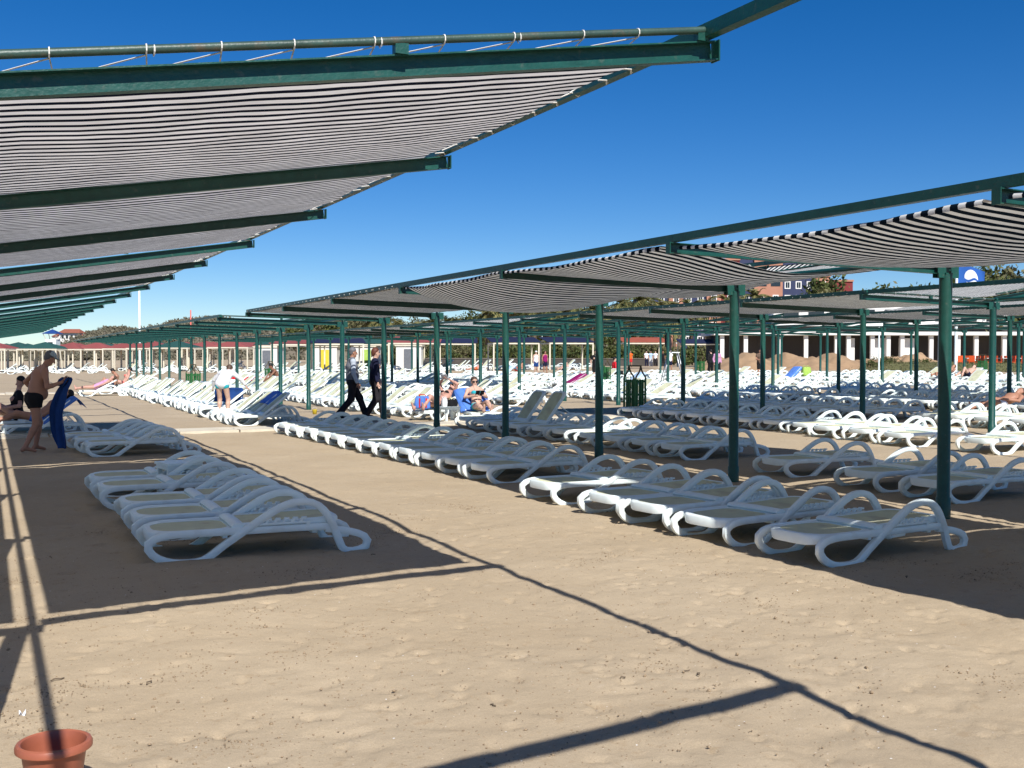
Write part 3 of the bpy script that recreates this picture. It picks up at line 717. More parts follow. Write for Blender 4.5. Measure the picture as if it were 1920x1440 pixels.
SKIN = {k: mat('skin_'+k, c, .55, .10, 9, 0, 60, .35) for k, c in dict(tan=(.40,.20,.13), pale=(.58,.36,.27), brown=(.25,.12,.075), pink=(.55,.30,.23)).items()}
def clothm(n, c): return mat('fabric_'+n, c, .85, .18, 7, .2, 30, .2)
F_ = {n: clothm(n, c) for n, c in dict(black=(.012,.012,.014), navy=(.012,.014,.04), grey=(.17,.18,.20), charcoal=(.025,.022,.026), white=(.78,.78,.80), shirt=(.50,.56,.64), turq=(.03,.42,.50),
     pink=(.62,.32,.50), coral=(.70,.16,.13), red=(.60,.02,.03), orange=(.75,.13,.02), brown=(.13,.085,.06), blue=(.014,.055,.21), skyblue=(.10,.24,.68), capgrey=(.40,.48,.50), magenta=(.25,.01,.11), lightblue=(.45,.62,.82), yellow=(.80,.62,.06), lime=(.40,.60,.12)).items()}
HAIR = {k: mat('hair_'+k, c, .6, .25, 40) for k, c in dict(grey=(.13,.13,.14), brown=(.07,.04,.025), red=(.12,.035,.018), black=(.012,.010,.010), blond=(.30,.20,.09)).items()}
def person(label, loc, rotz, J, skin='tan', clothes=(), hair='brown', hstyle='short', res=.018, belly=0, female=False, h=1.0, group=None, cap=None, shades=False, fat=1.0):
    A = {k: (np.array(v, float) if v is not None else None) for k, v in J.items()}
    t = SDF(); lat = A['shL']-A['shR']; lat = lat/np.linalg.norm(lat)
    fc = A['face']/np.linalg.norm(A['face'])
    latp = A['hipL']-A['hipR']; latp = latp/np.linalg.norm(latp)
    def mixp(a, b, f): return A[a]*(1-f)+A[b]*f
    sw = .92 if female else 1.0
    t.cap(A['pelvis'], A['spine'], .112*fat*(1.06 if female else 1), .098*fat*sw, .04, latp, 1.38)
    t.cap(A['spine'], A['chest'], .098*fat*sw, .112*fat*sw, .04, lat, 1.38)
    t.cap(A['chest'], mixp('chest','neck',.55), .112*fat*sw, .075, .04, lat, 1.42)
    t.cap(mixp('neck','shL',.35), A['shL'], .058, .056, .04); t.cap(mixp('neck','shR',.35), A['shR'], .058, .056, .04)
    up = A['head']-A['neck']; up /= np.linalg.norm(up)
    t.cap(mixp('chest','neck',.8), A['head']-up*.04, .056, .05, .025)
    hu = np.cross(fc, lat if abs(fc@lat) < .95 else np.array([0,0,1.])); hu = hu/np.linalg.norm(hu); hu = hu if hu@up > 0 else -hu
    hl = np.cross(hu, fc); H = A['head']
    t.cap(H+hu*.035-fc*.012, H-hu*.028+fc*.004, .088, .072, .03, hl, .90)
    t.cap(H-hu*.06+fc*.035, H-hu*.085+fc*.048, .046, .034, .03)
    t.cap(H+hu*.005+fc*.082, H-hu*.032+fc*.103, .010, .016, .014)           # nose
    for s in (1, -1): t.cap(H-hu*.005+hl*s*.076, H-hu*.035+hl*s*.075, .018, .013, .008)   # ears
    if belly:
        b = mixp('pelvis','chest',.42); bd = np.cross(latp, up); bd = bd if bd@np.array([1,0,0]) > 0 else -bd
        t.cap(b+bd*.06*belly, b+bd*.075*belly-np.array([0,0,.05]), .12, .12, .06, latp, 1.15)
    if female:
        for s in (1, -1):
            c_ = mixp('chest','neck',.1)+lat*s*.07; fd = np.cross(lat, up); fd = fd if fd@np.array([math.copysign(1,fc[0]),0,.2]) > 0 else -fd
            t.cap(c_+fd*.085, c_+fd*.095-up*.01, .055, .05, .04)
    for s in 'LR':
        t.cap(A['sh'+s], A['el'+s], .050*fat, .038, .03); m_ = mixp('el'+s,'wr'+s,.3)
        t.cap(A['el'+s], m_, .038, .039, .02); t.cap(m_, A['wr'+s], .039, .026, .02)
        d = A['wr'+s]-A['el'+s]; d /= np.linalg.norm(d)
        if A['hd'+s] is not None: d = A['hd'+s]-A['wr'+s]; d /= np.linalg.norm(d)
        pl = A['wr'+s]+d*.085
        side = np.cross(d, np.array([0,1.,0]) if abs(d[1]) < .8 else np.array([1.,0,0])); side /= np.linalg.norm(side)
        nrm = np.cross(d, side)
        t.cap(A['wr'+s]+d*.02, pl-d*.012, .026, .030, .02, nrm, .55)
        if res < .016:
            for q, ln in ((-.030,.068),(-.010,.082),(.010,.076),(.029,.060)):
                k1 = pl+side*q; k2 = k1+d*ln*.5+nrm*.012; k3 = k1+d*ln*.85+nrm*.034
                t.cap(k1, k2, .0095, .009, .006); t.cap(k2, k3, .009, .008, .006)
            th = A['wr'+s]+d*.03-side*.028; t.cap(th, th+d*.03-side*.022+nrm*.01, .013, .011, .01); t.cap(th+d*.03-side*.022+nrm*.01, th+d*.058-side*.022+nrm*.022, .011, .009, .006)
        else: t.cap(pl, pl+d*.06, .022, .014, .02)
        t.cap(A['hip'+s], A['kn'+s], .088*fat, .055*fat, .04); m_ = mixp('kn'+s,'an'+s,.3)
        t.cap(A['kn'+s], m_, .054, .056, .03); t.cap(m_, A['an'+s], .056, .036, .03)
        toe = A['toe'+s] if A['toe'+s] is not None else A['an'+s]+np.array([.16,.02*(1 if s=='L' else -1),-.06])
        dd = toe-A['an'+s]; heel = A['an'+s]-np.array([dd[0],dd[1],0])*.25-np.array([0,0,.035])
        t.cap(heel, A['an'+s], .036, .036, .02); t.cap(A['an'+s]-np.array([0,0,.01]), toe, .036, .024, .02)
    V, F = t.mesh(res)
    root = link('person', npmesh('person', V*h, F, SKIN[skin], True), None, loc, rotz); tag(root, label, 'person', group)
    def part(name, sd, m_, r_=None):
        V, F = sd.mesh(r_ or res); return link(name, npmesh(name, V*h, F, m_, True), root)
    # hair
    if hstyle:
        s_ = SDF(); s_.cap(H+hu*.042-fc*.018, H-hu*.01-fc*.02, .094, .080, .02, hl, .93)
        if hstyle == 'long': s_.cap(H-fc*.05, H-hu*.16-fc*.055, .075, .045, .03)
        if hstyle == 'bob': s_.cap(H-fc*.035, H-hu*.10-fc*.04, .086, .07, .03, hl, 1.0)
        if hstyle == 'bun': s_.cap(H-fc*.09+hu*.05, H-fc*.11+hu*.06, .04, .04, .02)
        n = fc*.75-hu*.66; n /= np.linalg.norm(n); s_.clips = [(H+fc*.045+hu*.045, n)]
        part('hair', s_, HAIR[hair])
    if cap:
        s_ = SDF(); s_.cap(H+hu*.040-fc*.01, H+hu*.03-fc*.01, .098, .096, .02, hl, .93); s_.clips = [(H+hu*.035, -hu)]
        s_.cap(H+hu*.048+fc*.08, H+hu*.03+fc*.165, .013, .008, .02, hl, 6.0); part('cap', s_, F_[cap])
    if shades:
        m = MB()
        for s in (1, -1):
            c_ = H+hu*.012+fc*.083+hl*s*.034; m.tube([tuple(c_-hl*.024), tuple(c_+hl*.024)], .019, 8)
            m.tube([tuple(c_+hl*s*.02), tuple(H+hu*.012+hl*s*.082)], .005, 4)
        me = m.mesh('sunglasses', F_['black']); me.transform(Matrix.Scale(h, 4)); link('sunglasses', me, root)
    elif res < .016:
        for s in (1, -1):
            m = MB(); m.lathe([(0,-.009),(.007,-.006),(.010,0),(.007,.006),(0,.009)], 8, tuple(H+hu*.012+fc*.078+hl*s*.032)); me = m.mesh('eye', F_['black']); me.transform(Matrix.Scale(h, 4)); link('eye', me, root)
    for c in clothes:
        kind, cm = c[0], F_[c[1]]; s_ = SDF()
        if kind in ('trousers','shorts','trunks'):
            fr_ = {'trousers':1.0,'shorts':.85,'trunks':.36}[kind]; e = .016 if kind != 'trousers' else .022
            wst = mixp('pelvis','spine',.45 if kind != 'trunks' else .22)
            s_.cap(A['pelvis']-np.array([0,0,.0]), wst, .114*fat+e, .106*fat+e, .03, latp, 1.40, True)
            for q in 'LR':
                k_ = mixp('hip'+q,'kn'+q,min(fr_,1))
                s_.cap(A['hip'+q], k_, .090*fat+e, (.090*(1-fr_)+.056*fr_)*fat+e+(.014 if kind == 'shorts' else .004), .03, None, 1, kind != 'trousers')
                s_.cap(A['hip'+q]+(A['pelvis']-A['hip'+q])*.1, A['pelvis'], .10*fat+e, .10*fat+e, .03)
                if kind == 'trousers': s_.cap(A['kn'+q], A['an'+q]+(A['an'+q]-A['kn'+q])*.08, .058+e, .056+e, .03, None, 1, True); s_.cap(A['kn'+q], A['kn'+q]+.01, .064+e)
            nm = kind
        elif kind in ('shirt','sweater','vest','tshirt','dress','tank'):
            e = .020 if kind != 'vest' else .030
            lowp = A['pelvis']*1.0 if kind != 'vest' else mixp('pelvis','spine',.1)
            s_.cap(lowp, A['spine'], .114*fat+e, .10*fat+e, .03, latp, 1.40, kind == 'vest'); s_.cap(A['spine'], A['chest'], .10*fat*sw+e, .114*fat*sw+e, .03, lat, 1.40)
            s_.cap(A['chest'], mixp('chest','neck',.5), .114*fat*sw+e, .082+e*.6, .03, lat, 1.45)
            if kind not in ('tank',):
                for q in 'LR':
                    s_.cap(mixp('neck','sh'+q,.4), mixp('neck','sh'+q,.8 if kind == 'vest' else 1), .060+e*.6, .060+e*.5, .03)
                    if kind in ('shirt','sweater'):
                        s_.cap(A['sh'+q], A['el'+q], .054+e*.7, .046+e*.5, .03); s_.cap(A['el'+q], mixp('el'+q,'wr'+q,.93), .046+e*.5, .034+e*.4, .02, None, 1, True)
                    elif kind in ('tshirt','dress'): s_.cap(A['sh'+q], mixp('sh'+q,'el'+q,.55), .056+e, .056+e, .03, None, 1, True)
            if kind == 'dress':
                for q in 'LR': s_.cap(A['hip'+q], mixp('hip'+q,'kn'+q,.7), .11, .10, .05)
            if kind != 'vest': s_.cap(A['pelvis'], A['spine'], .114*fat+e, .10*fat+e, .03, latp, 1.40)
            if belly:
                b = mixp('pelvis','chest',.42); s_.cap(b+np.array([.05*belly,0,0]), b+np.array([.06*belly,0,-.04]), .12+e, .12+e, .05)
            nm = kind
        elif kind == 'collar': s_.cap(mixp('chest','neck',.75), mixp('chest','neck',1.12), .070, .066, .01, None, 1, True); nm = 'shirt_collar'
        elif kind == 'sleeves':
            for q in 'LR': s_.cap(A['sh'+q], A['el'+q], .066, .056, .03); s_.cap(A['el'+q], mixp('el'+q,'wr'+q,.96), .054, .042, .02, None, 1, True); s_.cap(mixp('neck','sh'+q,.75), A['sh'+q], .064, .064, .03)
            nm = 'shirt_sleeves'
        elif kind == 'bottom':
            s_.cap(A['pelvis']-np.array([0,0,.02]), mixp('pelvis','spine',.12), .122*fat, .119*fat, .03, latp, 1.38, True)
            for q in 'LR': s_.cap(A['hip'+q], mixp('hip'+q,'kn'+q,.06), .098*fat, .098*fat, .03)
            nm = 'bikini_bottom'
        elif kind == 'top':
            s_.cap(mixp('spine','chest',.82), mixp('chest','neck',.12), .118*fat*sw, .121*fat*sw, .02, lat, 1.40, True)
            for q in (1, -1):
                c_ = mixp('chest','neck',.1)+lat*q*.07; fd = np.cross(lat, up); fd = fd if fd@np.array([math.copysign(1,fc[0]),0,.2]) > 0 else -fd
                s_.cap(c_+fd*.088, c_+fd*.098, .060, .056, .03)
            nm = 'bikini_top'
        elif kind == 'shoes':
            for q in 'LR':
                a_ = A['an'+q]; toe = A['toe'+q] if A['toe'+q] is not None else a_+np.array([.16,0,-.06])
                dd = toe-a_; s_.cap(a_-np.array([dd[0],dd[1],0])*.25-np.array([0,0,.035]), a_-np.array([0,0,.02]), .045, .045, .02); s_.cap(a_-np.array([0,0,.015]), toe, .045, .035, .02)
            nm = 'shoes'
        part(nm, s_, cm)
    return root
def heading(px_dir, away):                             # facing given in image terms: right (+) and away (+)
    d = r0*px_dir+Vector((math.sin(YAW), math.cos(YAW), 0))*away; return math.atan2(d.y, d.x)

# man with cap, trunks and blue towel
pm = un(66, 846); pm.z = sg(pm.x, pm.y)
person('shirtless man in cap and black trunks stooping over a blue towel', pm, heading(.70,.70),
  stand(pelvis=(-.02,0,.93), spine=(.03,0,1.12), chest=(.09,0,1.29), neck=(.17,0,1.45), head=(.26,-.01,1.59), face=(.85,-.1,-.5),
    shL=(.13,.19,1.38), elL=(.0,.40,1.18), wrL=(.16,.34,1.0), hdL=(.25,.30,.96), shR=(.10,-.19,1.37), elR=(.10,-.28,1.10), wrR=(.34,-.30,1.18), hdR=(.42,-.28,1.25),
    hipL=(-.01,.10,.90), knL=(.12,.12,.49), anL=(.06,.13,.09), hipR=(-.03,-.10,.90), knR=(-.03,-.13,.48), anR=(-.22,-.13,.09), toeL=(.22,.15,.03), toeR=(-.06,-.16,.03)),
  'tan', [('trunks','black')], 'grey', 'short', .0125, 1.15, cap='capgrey', fat=1.10)
def towel_hang(name, label, col, pts, wdt, side, n=14, group=None, thick=.02, wave=.03):
    """folded cloth hanging along pts, wide along side"""
    P = catmull(pts, n); sd = Vector(side).normalized(); k = 9; V = []; m = MB()
    nv = Vector((0,0,1)).cross(sd).normalized()
    for s in (0, 1):
        for i, p in enumerate(P):
            for j in range(k):
                f = j/(k-1)-.5; ph = wave*math.sin(f*11+i*.25)*(.4+.6*i/n)
                wd = wdt*(.75+.25*math.sin(i*.7)*.3+.2*i/n)
                V.append(Vector(p)+sd*f*wd+nv*(ph+(thick if s else 0)))
    fs = []; N = n*k
    for i in range(n-1):
        for j in range(k-1):
            a = i*k+j; fs.append((a,a+1,a+k+1,a+k)); fs.append((N+a,N+a+k,N+a+k+1,N+a+1))
    for i in range(n-1):
        for j in (0, k-1): a = i*k+j; fs.append((a,a+k,N+a+k,N+a) if j == 0 else (a,N+a,N+a+k,a+k))
    for j in range(k-1): fs.append((j,N+j,N+j+1,j+1)); a = (n-1)*k+j; fs.append((a,a+1,N+a+1,N+a))
    m.add(V, fs); return tag(m.build(name, F_[col], None, True), label, 'towel', group)
hb = Vector((math.cos(heading(.70,.70)), math.sin(heading(.70,.70)), 0)); hs = Vector((-hb.y, hb.x, 0))
def L2W(p): return pm+hb*p[0]+hs*p[1]+Vector((0,0,p[2]))
towel_hang('beach_towel', 'long blue towel hanging from the stooping man\'s hands', 'blue', [L2W(q) for q in ((.32,-.24,1.12),(.38,-.26,1.25),(.43,-.27,1.26),(.42,-.27,1.18),(.33,-.25,1.0),(.27,-.22,.7),(.28,-.26,.4),(.26,-.46,.07))], .27, hb*.35-hs*.85, 26, wave=.06)
# bending woman
pw = un(420, 782); pw.z = sg(pw.x, pw.y)
person('woman in white top and turquoise bikini bottom bending over a lounger', pw, heading(.10,1.0),
  stand(pelvis=(-.12,0,.90), spine=(.02,0,1.03), chest=(.17,0,1.13), neck=(.30,0,1.22), head=(.43,0,1.27), face=(.8,-.15,-.6), shL=(.23,.17,1.17), elL=(.28,.36,1.0), wrL=(.38,.44,.80), shR=(.23,-.17,1.17), elR=(.28,-.36,1.02), wrR=(.38,-.46,.84),
    hipL=(-.13,.09,.87), knL=(.02,.12,.48), anL=(-.04,.12,.09), hipR=(-.13,-.09,.87), knR=(.02,-.11,.48), anR=(-.04,-.11,.09)),
  'pale', [('sweater','white'),('bottom','turq')], 'brown', 'short', .0145, female=True)
hb = Vector((math.cos(heading(.1,1.)), math.sin(heading(.1,1.)), 0)); hs = Vector((-hb.y, hb.x, 0))
def L3W(p): return pw+hb*p[0]+hs*p[1]+Vector((0,0,p[2]))
towel_hang('beach_towel', 'blue towel held spread by the bending woman', 'blue', [L3W(q) for q in ((.40,0,.78),(.42,0,.70),(.40,0,.55),(.34,0,.40))], .95, hs, 10)
# walkers
p1 = un(660, 787); p1.z = sg(p1.x, p1.y)
person('grey haired man walking in grey waistcoat, light shirt and dark trousers', p1, heading(.95,.30),
  stand(head=(.03,0,1.63), shL=(0,.19,1.41), elL=(.03,.25,1.14), wrL=(.16,.24,.92), shR=(0,-.19,1.41), elR=(.0,-.24,1.13), wrR=(.10,-.24,.88),
   knL=(.20,.10,.52), anL=(.36,.10,.10), knR=(-.04,-.10,.50), anR=(-.34,-.10,.14), toeL=(.52,.12,.06), toeR=(-.20,-.12,.03)),
  'tan', [('trousers','charcoal'),('sleeves','shirt'),('collar','shirt'),('vest','grey'),('shoes','black')], 'grey', 'short', .0145, .4, h=1.05)
p2 = un(703, 786); p2.z = sg(p2.x, p2.y)
person('red haired woman walking in navy sweater and dark trousers behind a post', p2, heading(.95,.25),
  stand(shL=(0,.17,1.39), shR=(0,-.17,1.39), elR=(-.05,-.22,1.12), wrR=(.04,-.22,.90), elL=(.05,.22,1.12), wrL=(.16,.2,.92),
   knL=(.16,.09,.52), anL=(.22,.09,.10), knR=(.02,-.09,.50), anR=(-.22,-.09,.13), toeL=(.37,.1,.05), toeR=(-.08,-.1,.03)),
  'pale', [('trousers','charcoal'),('sweater','navy'),('shoes','black')], 'red', 'bob', .0145, female=True, h=1.05)
# people on loungers: lounger position, rotation
def on_lounger(x, y, rot, label, pose, **k):
    return person(label, (x, y, sg(x+.5, y)-.04), rot, pose, **k)
on_lounger(SEAT_W.x, SEAT_W.y-.2, R(84), 'woman in turquoise bikini and sunglasses reading on a blue towelled lounger', recline(58, .12, False, face=(-1,0,-.1), head=(HX+.24,0,1.00), neck=(HX+.20,0,.86),
   elL=(HX+.12,-.28,.62), wrL=(HX-.16,-.12,.66), elR=(HX+.12,.28,.62), wrR=(HX-.16,.12,.66)), skin='pale', clothes=[('top','turq'),('bottom','turq')], hair='brown', hstyle='short', res=.016, female=True, shades=True)
on_lounger(READ_W.x-.15, READ_W.y, R(28), 'woman in dark bikini lying back, holding a book above her face', recline(34, .22, True), skin='pink', clothes=[('top','black'),('bottom','black')], hair='brown', hstyle='bob', res=.018, female=True, shades=True)
on_lounger(-.05, 25.7, R(6), 'woman in black sitting on the lounger at the left edge', recline(84, .25, False, face=(-1,.1,-.25), head=(HX+.03,0,1.10), wrL=(HX-.35,-.15,.55), wrR=(HX-.35,.15,.55)), skin='pink', clothes=[('tshirt','black'),('bottom','black')], hair='black', hstyle='short', res=.02, female=True)
on_lounger(.32, 24.35, R(3), 'tanned dark haired sunbather lying behind the standing man', recline(38, .1), skin='tan', clothes=[('trunks','skyblue')], hair='black', res=.022, belly=1)
q = un(150,742); on_lounger(q.x, q.y, R(-10), 'sunbather in pink lying left of the tan man', recline(28, .0), skin='pink', clothes=[('tank','pink'),('bottom','pink')], hair='brown', res=.024, female=True)
q = un(185,738); on_lounger(q.x, q.y, R(-5), 'tan man sitting up, leaning forward on a lounger', recline(80, .3, False, neck=(HX-.02,0,.92), head=(HX-.12,0,1.02), chest=(HX+.02,0,.78), face=(-.7,0,-.6)), skin='tan', clothes=[('trunks','navy')], hair='black', res=.024)
q = un(205,733); on_lounger(q.x, q.y, 0, 'black haired woman in coral bikini sitting on a lounger', recline(65, .15, face=(-1,.2,-.2)), skin='pink', clothes=[('top','coral'),('bottom','coral')], hair='black', hstyle='bob', res=.024, female=True)
q = at(522, 47); person('shirtless dark man sitting with his back bent on a raised lounger', (q.x, q.y, q.z+.10), heading(-.7,-.4),
   stand(pelvis=(0,0,.45), spine=(.06,0,.62), chest=(.16,0,.78), neck=(.26,0,.93), head=(.34,0,1.06), face=(.8,0,-.5), shL=(.2,.18,.87), shR=(.2,-.18,.87), elL=(.4,.2,.66), wrL=(.55,.14,.5), elR=(.4,-.2,.66), wrR=(.55,-.14,.5),
   hipL=(.02,.1,.43), hipR=(.02,-.1,.43), knL=(.42,.12,.5), knR=(.42,-.12,.5), anL=(.48,.12,.09), anR=(.48,-.12,.09)), 'brown', [('trunks','navy')], 'black', res=.022)
q = un(1838, 790); on_lounger(q.x, q.y, R(2), 'sunbather lying at the right edge, knee raised, blue towel', recline(20, .1, False, wrL=(HX-.2,-.1,.55)), skin='tan', clothes=[('trunks','white')], hair='brown', res=.02)
FAR = [('woman in black dress standing behind a post near the dark wall', 1117, 58, 'pale', [('dress','black')], 'black', -.2, -1),
 ('person in red sitting up among the far loungers', 1152, 60, 'pale', [('sweater','red'),('trousers','black')], 'black', .9, .2),
 ('person in orange shirt standing by the dark wall', 1182, 112, 'tan', [('tshirt','orange'),('shorts','red')], 'brown', .3, -1),
 ('woman in pink shirt and black trousers standing on the far sand', 1345, 66, 'pale', [('sweater','pink'),('trousers','black')], 'brown', .2, -1),
 ('dark haired person in black just left of the pink shirted woman', 1333, 67.5, 'pale', [('sweater','black'),('trousers','black')], 'black', -.4, 1),
 ('man in brown shirt and black shorts looking at his hands', 1425, 63, 'tan', [('tshirt','brown'),('shorts','black')], 'black', .2, -1),
 ('leftmost of the four people in a row on the promenade', 1212, 118, 'pale', [('tshirt','white'),('trousers','navy')], 'black', .3, -1),
 ('second person in the promenade row, in pale clothes', 1220, 119, 'tan', [('tshirt','lightblue'),('trousers','white')], 'brown', .3, -1),
 ('third person in the promenade row, in white', 1229, 118, 'pale', [('tshirt','white'),('trousers','charcoal')], 'black', -.3, -1),
 ('rightmost of the promenade people, in a dark top', 1243, 117, 'tan', [('tshirt','black'),('trousers','black')], 'brown', .1, -1),
 ('person in white cap standing beside the tall chair', 1256, 84, 'tan', [('tshirt','white'),('shorts','navy')], 'brown', .5, -1),
 ('person in red top on the far sand among the navy awnings', 1022, 84, 'tan', [('tank','magenta'),('shorts','navy')], 'black', .5, -1),
 ('person in white cap among the loungers before the wall', 1005, 80, 'pale', [('tank','white'),('shorts','blue')], 'blond', .5, -1)]
for (lab, px, d, sk, cl, hr, a, b) in FAR:
    q = at(px, d); sit = 'sitting' in lab
    J = stand(elL=(.05,.25,1.15), wrL=(.25,.1,1.1), elR=(.05,-.25,1.15), wrR=(.25,-.1,1.1)) if 'hands' in lab else stand(anL=(.06,.12,.09), knL=(.06,.11,.49), elR=(.0,-.27,1.14), wrR=(.08,-.24,.90))
    if sit: J = {k: (v if v is None or k == 'face' else (v[0], v[1], v[2]-.40 if v[2] > .6 else v[2])) for k, v in J.items()}; J.update(knL=(.4,.12,.5), knR=(.4,-.12,.5), anL=(.42,.12,.09), anR=(.42,-.12,.09))
    person(lab, q, heading(a, b), J, sk, cl, hr, 'short', .03, female='woman' in lab, cap='white' if 'cap' in lab else None, h=.97)
for i, (px, d, sk, c1) in enumerate([(1755,52,'tan','black'),(1800,50,'pale','navy'),(880,78,'pink','orange'),(960,74,'tan','red'),(1050,76,'pale','blue')]):
    q = at(px, d); person(['sunbather in black lying on the far loungers at right','sunbather with knees up on the far loungers at right','sunbather in orange lying on the far sand','sunbather in red lying before the navy awnings','sunbather in blue lying near the dark wall'][i], (q.x, q.y, q.z+.05), R(5+i*9), recline(25, .3 if i == 1 else .1), sk, [('trunks', c1)], 'black', res=.03)

# ------------------------------------------------------------------ things on the beach
def pot():
    p = un(101, 1376, .235); p.z = sg(p.x, p.y)-.01
    m = MB(); prof = [(.0,.004),(.088,.0),(.092,.006),(.118,.19),(.121,.196),(.133,.200),(.142,.207),(.1425,.222),(.137,.232),(.127,.236),(.120,.232),(.117,.222),(.114,.196),(.110,.160),(.109,.157),(.092,.04),(.0,.038)]
    m.lathe(prof, 40)
    me = m.mesh('flower_pot', mat('terracotta_plastic', (.33,.10,.055), .42, .12, 9, .05, 30, .5)); smooth_angle(me, 35)
    o = link('flower_pot', me, None, p); tag(o, 'empty terracotta plastic flower pot on the sand in the foreground', 'flower pot')
    # saucer-like ridge ring and drain holes
    m = MB(); m.lathe([(.070,.0395),(.072,.043),(.076,.043),(.078,.0395)], 32); m.build('base_ring', MATS['terracotta_plastic'], o, True); o.scale = (.94,)*3
pot()
def scrap(px, py, label, col, s):
    p = un(px, py); p.z = sg(p.x, p.y)+.006; m = MB()
    vs = []; 
    for i in range(5):
        for j in range(3): vs.append((s*(i/4-.5)*2, s*(j/2-.5), .012*math.sin(i*1.7+j)+.01*(j == 1)))
    n = len(vs); vs2 = [(a, b, c+.002) for a, b, c in vs]; fs = []
    for i in range(4):
        for j in range(2): a = i*3+j; fs += [(a,a+1,a+4,a+3),(n+a,n+a+3,n+a+4,n+a+1)]
    m.add(vs+vs2, fs); tag(m.build('paper_scrap', F_[col], None, loc=p), label, 'litter')
scrap(42, 1347, 'small white scrap of paper on the sand above the flower pot', 'white', .014)
def driftwood():
    k = 0
    for (px, py, l, a) in ((108,1282,.06,.3),(280,1282,.05,1.0),(1288,1257,.05,.4),(925,1330,.03,2.),(1310,1262,.03,1.2),(1168,1276,.03,.1),(1700,1080,.06,.8),(700,1040,.04,.3)):
        p = un(px, py); p.z = sg(p.x, p.y)+.004; m = MB(); l *= .55; m.tube([(-l,0,0),(-l*.3,.008,.004),(l*.4,-.006,.003),(l,.004,0)], .0035, 6)
        o = m.build('twig', BARK, None, True, p); o.rotation_euler.z = a
        tag(o, ['dark twig beside the long rail shadow above the pot','dark twig in the middle of the lower left sand','dark twig just above the lowest beam shadow','short twig on the sand at the bottom centre','tiny twig right of the twig above the lowest beam shadow',
               'short twig on the sand left of the lowest shadow corner','twig on the shaded sand at the right in front of the nearest lounger','twig on the sunlit path right of the left lounger group'][k], 'twig', 'twigs on the sand'); k += 1
driftwood()
def clods():
    N = 8500; g = np.random.default_rng(12); V = []; F = []
    base = np.array([(1,0,0),(0,1,0),(-1,0,0),(0,-1,0),(0,0,1.),(0,0,-1)]); fc_ = np.array([(0,1,4),(1,2,4),(2,3,4),(3,0,4),(1,0,5),(2,1,5),(3,2,5),(0,3,5)])
    y = 3.2+g.gamma(1.6, 2.2, N); x = g.uniform(-.06, 1.0, N)*y*1.05-.2
    cx = g.uniform(0, 8, 60); cy = g.uniform(3.5, 11, 60); k = g.integers(0, 60, N); cl = g.random(N) < .45
    x = np.where(cl, cx[k]+g.normal(0, .12, N), x); y = np.where(cl, cy[k]+g.normal(0, .10, N), y)
    z = relief(x, y)+gzn(x)
    for i in range(N):
        s_ = g.uniform(.0025, .006)*(2.0 if g.random() < .05 else 1); r_ = base*g.uniform(.6,1.4,(6,1))*s_; a = g.uniform(0,6.28); c_, q_ = math.cos(a), math.sin(a)
        V.append(np.stack([r_[:,0]*c_-r_[:,1]*q_+x[i], r_[:,0]*q_+r_[:,1]*c_+y[i], r_[:,2]*.7+z[i]+s_*.3], -1)); F.append(fc_+6*i)
    o = link('sand_clods', npmesh('sand_clods', np.concatenate(V), np.concatenate(F), mat('clod_sand', (.28,.205,.13), .95, .4, 90))); o['kind'] = 'stuff'; tag(o, 'loose clods and grit scattered over the sand', 'sand clods')
clods()
def side_table(px, py, label, rot=0.2):
    p = un(px, py); p.z = sg(p.x, p.y); t = thing('side_table', label, 'side table', p, rot)
    m = MB(); m.box((-.21,-.21,.36),(.21,.21,.39)); m.build('tabletop', PLASTIC, t)
    m = MB(); m.box((-.195,-.195,.315),(.195,-.175,.3595)); m.box((-.195,.175,.315),(.195,.195,.3595)); m.box((-.195,-.1745,.315),(-.175,.1745,.3595)); m.box((.175,-.1745,.315),(.195,.1745,.3595)); m.build('apron', PLASTIC, t)
    leg = MB(); leg.sweep([(0,0,-.02),(0,0,.315)], [(-.025,-.025),(.025,-.025),(.025,.025),(-.025,.025)]); lm = leg.mesh('leg', PLASTIC)
    for a in (-.165,.165):
        for b in (-.165,.165): link('leg', lm, t, (a, b, 0))
    return p
side_table(335, 928, 'small white plastic side table among the left loungers')
pt = side_table(842, 792, 'white plastic side table beside the reading woman', .1)
def bag(name, label, loc, col, w_, h_, d_, col2=None, rot=0):
    m = MB(); n = 10; rings = []
    prof = [(0,.9),(.15,1.0),(.5,1.02),(.85,.92),(1.0,.8)]
    vs = []; k = 16
    for (f, s) in prof:
        for i in range(k):
            a = 2*math.pi*i/k; c, s2 = math.cos(a), math.sin(a)
            x = w_/2*s*math.copysign(abs(c)**.5, c); y = d_/2*s*math.copysign(abs(s2)**.5, s2)
            vs.append((x+rnd.uniform(-.01,.01), y+rnd.uniform(-.01,.01), f*h_))
    fs = [tuple(range(k))[::-1]]
    for j in range(len(prof)-1):
        for i in range(k): q = (i+1)%k; fs.append((j*k+i, j*k+q, (j+1)*k+q, (j+1)*k+i))
    m.add(vs, fs); t = m.build(name, F_[col], None, True, loc); t.rotation_euler.z = rot; tag(t, label, 'bag')
    for s in (1, -1):
        m = MB(); m.tube(catmull([(-w_*.2, s*d_*.4, h_*.95),(-w_*.15, s*d_*.45, h_*1.12),(w_*.15, s*d_*.40, h_*1.10),(w_*.2, s*d_*.4, h_*.95)], 10), .01, 6); m.build('handle', F_[col2 or col], t, True)
    if col2:
        for x in (-.2, .22):
            m = MB(); m.box((x*w_-.018, -d_*.535, h_*.1),(x*w_+.018, -d_*.505, h_*.85)); m.build('stripe', F_[col2], t)
    return t
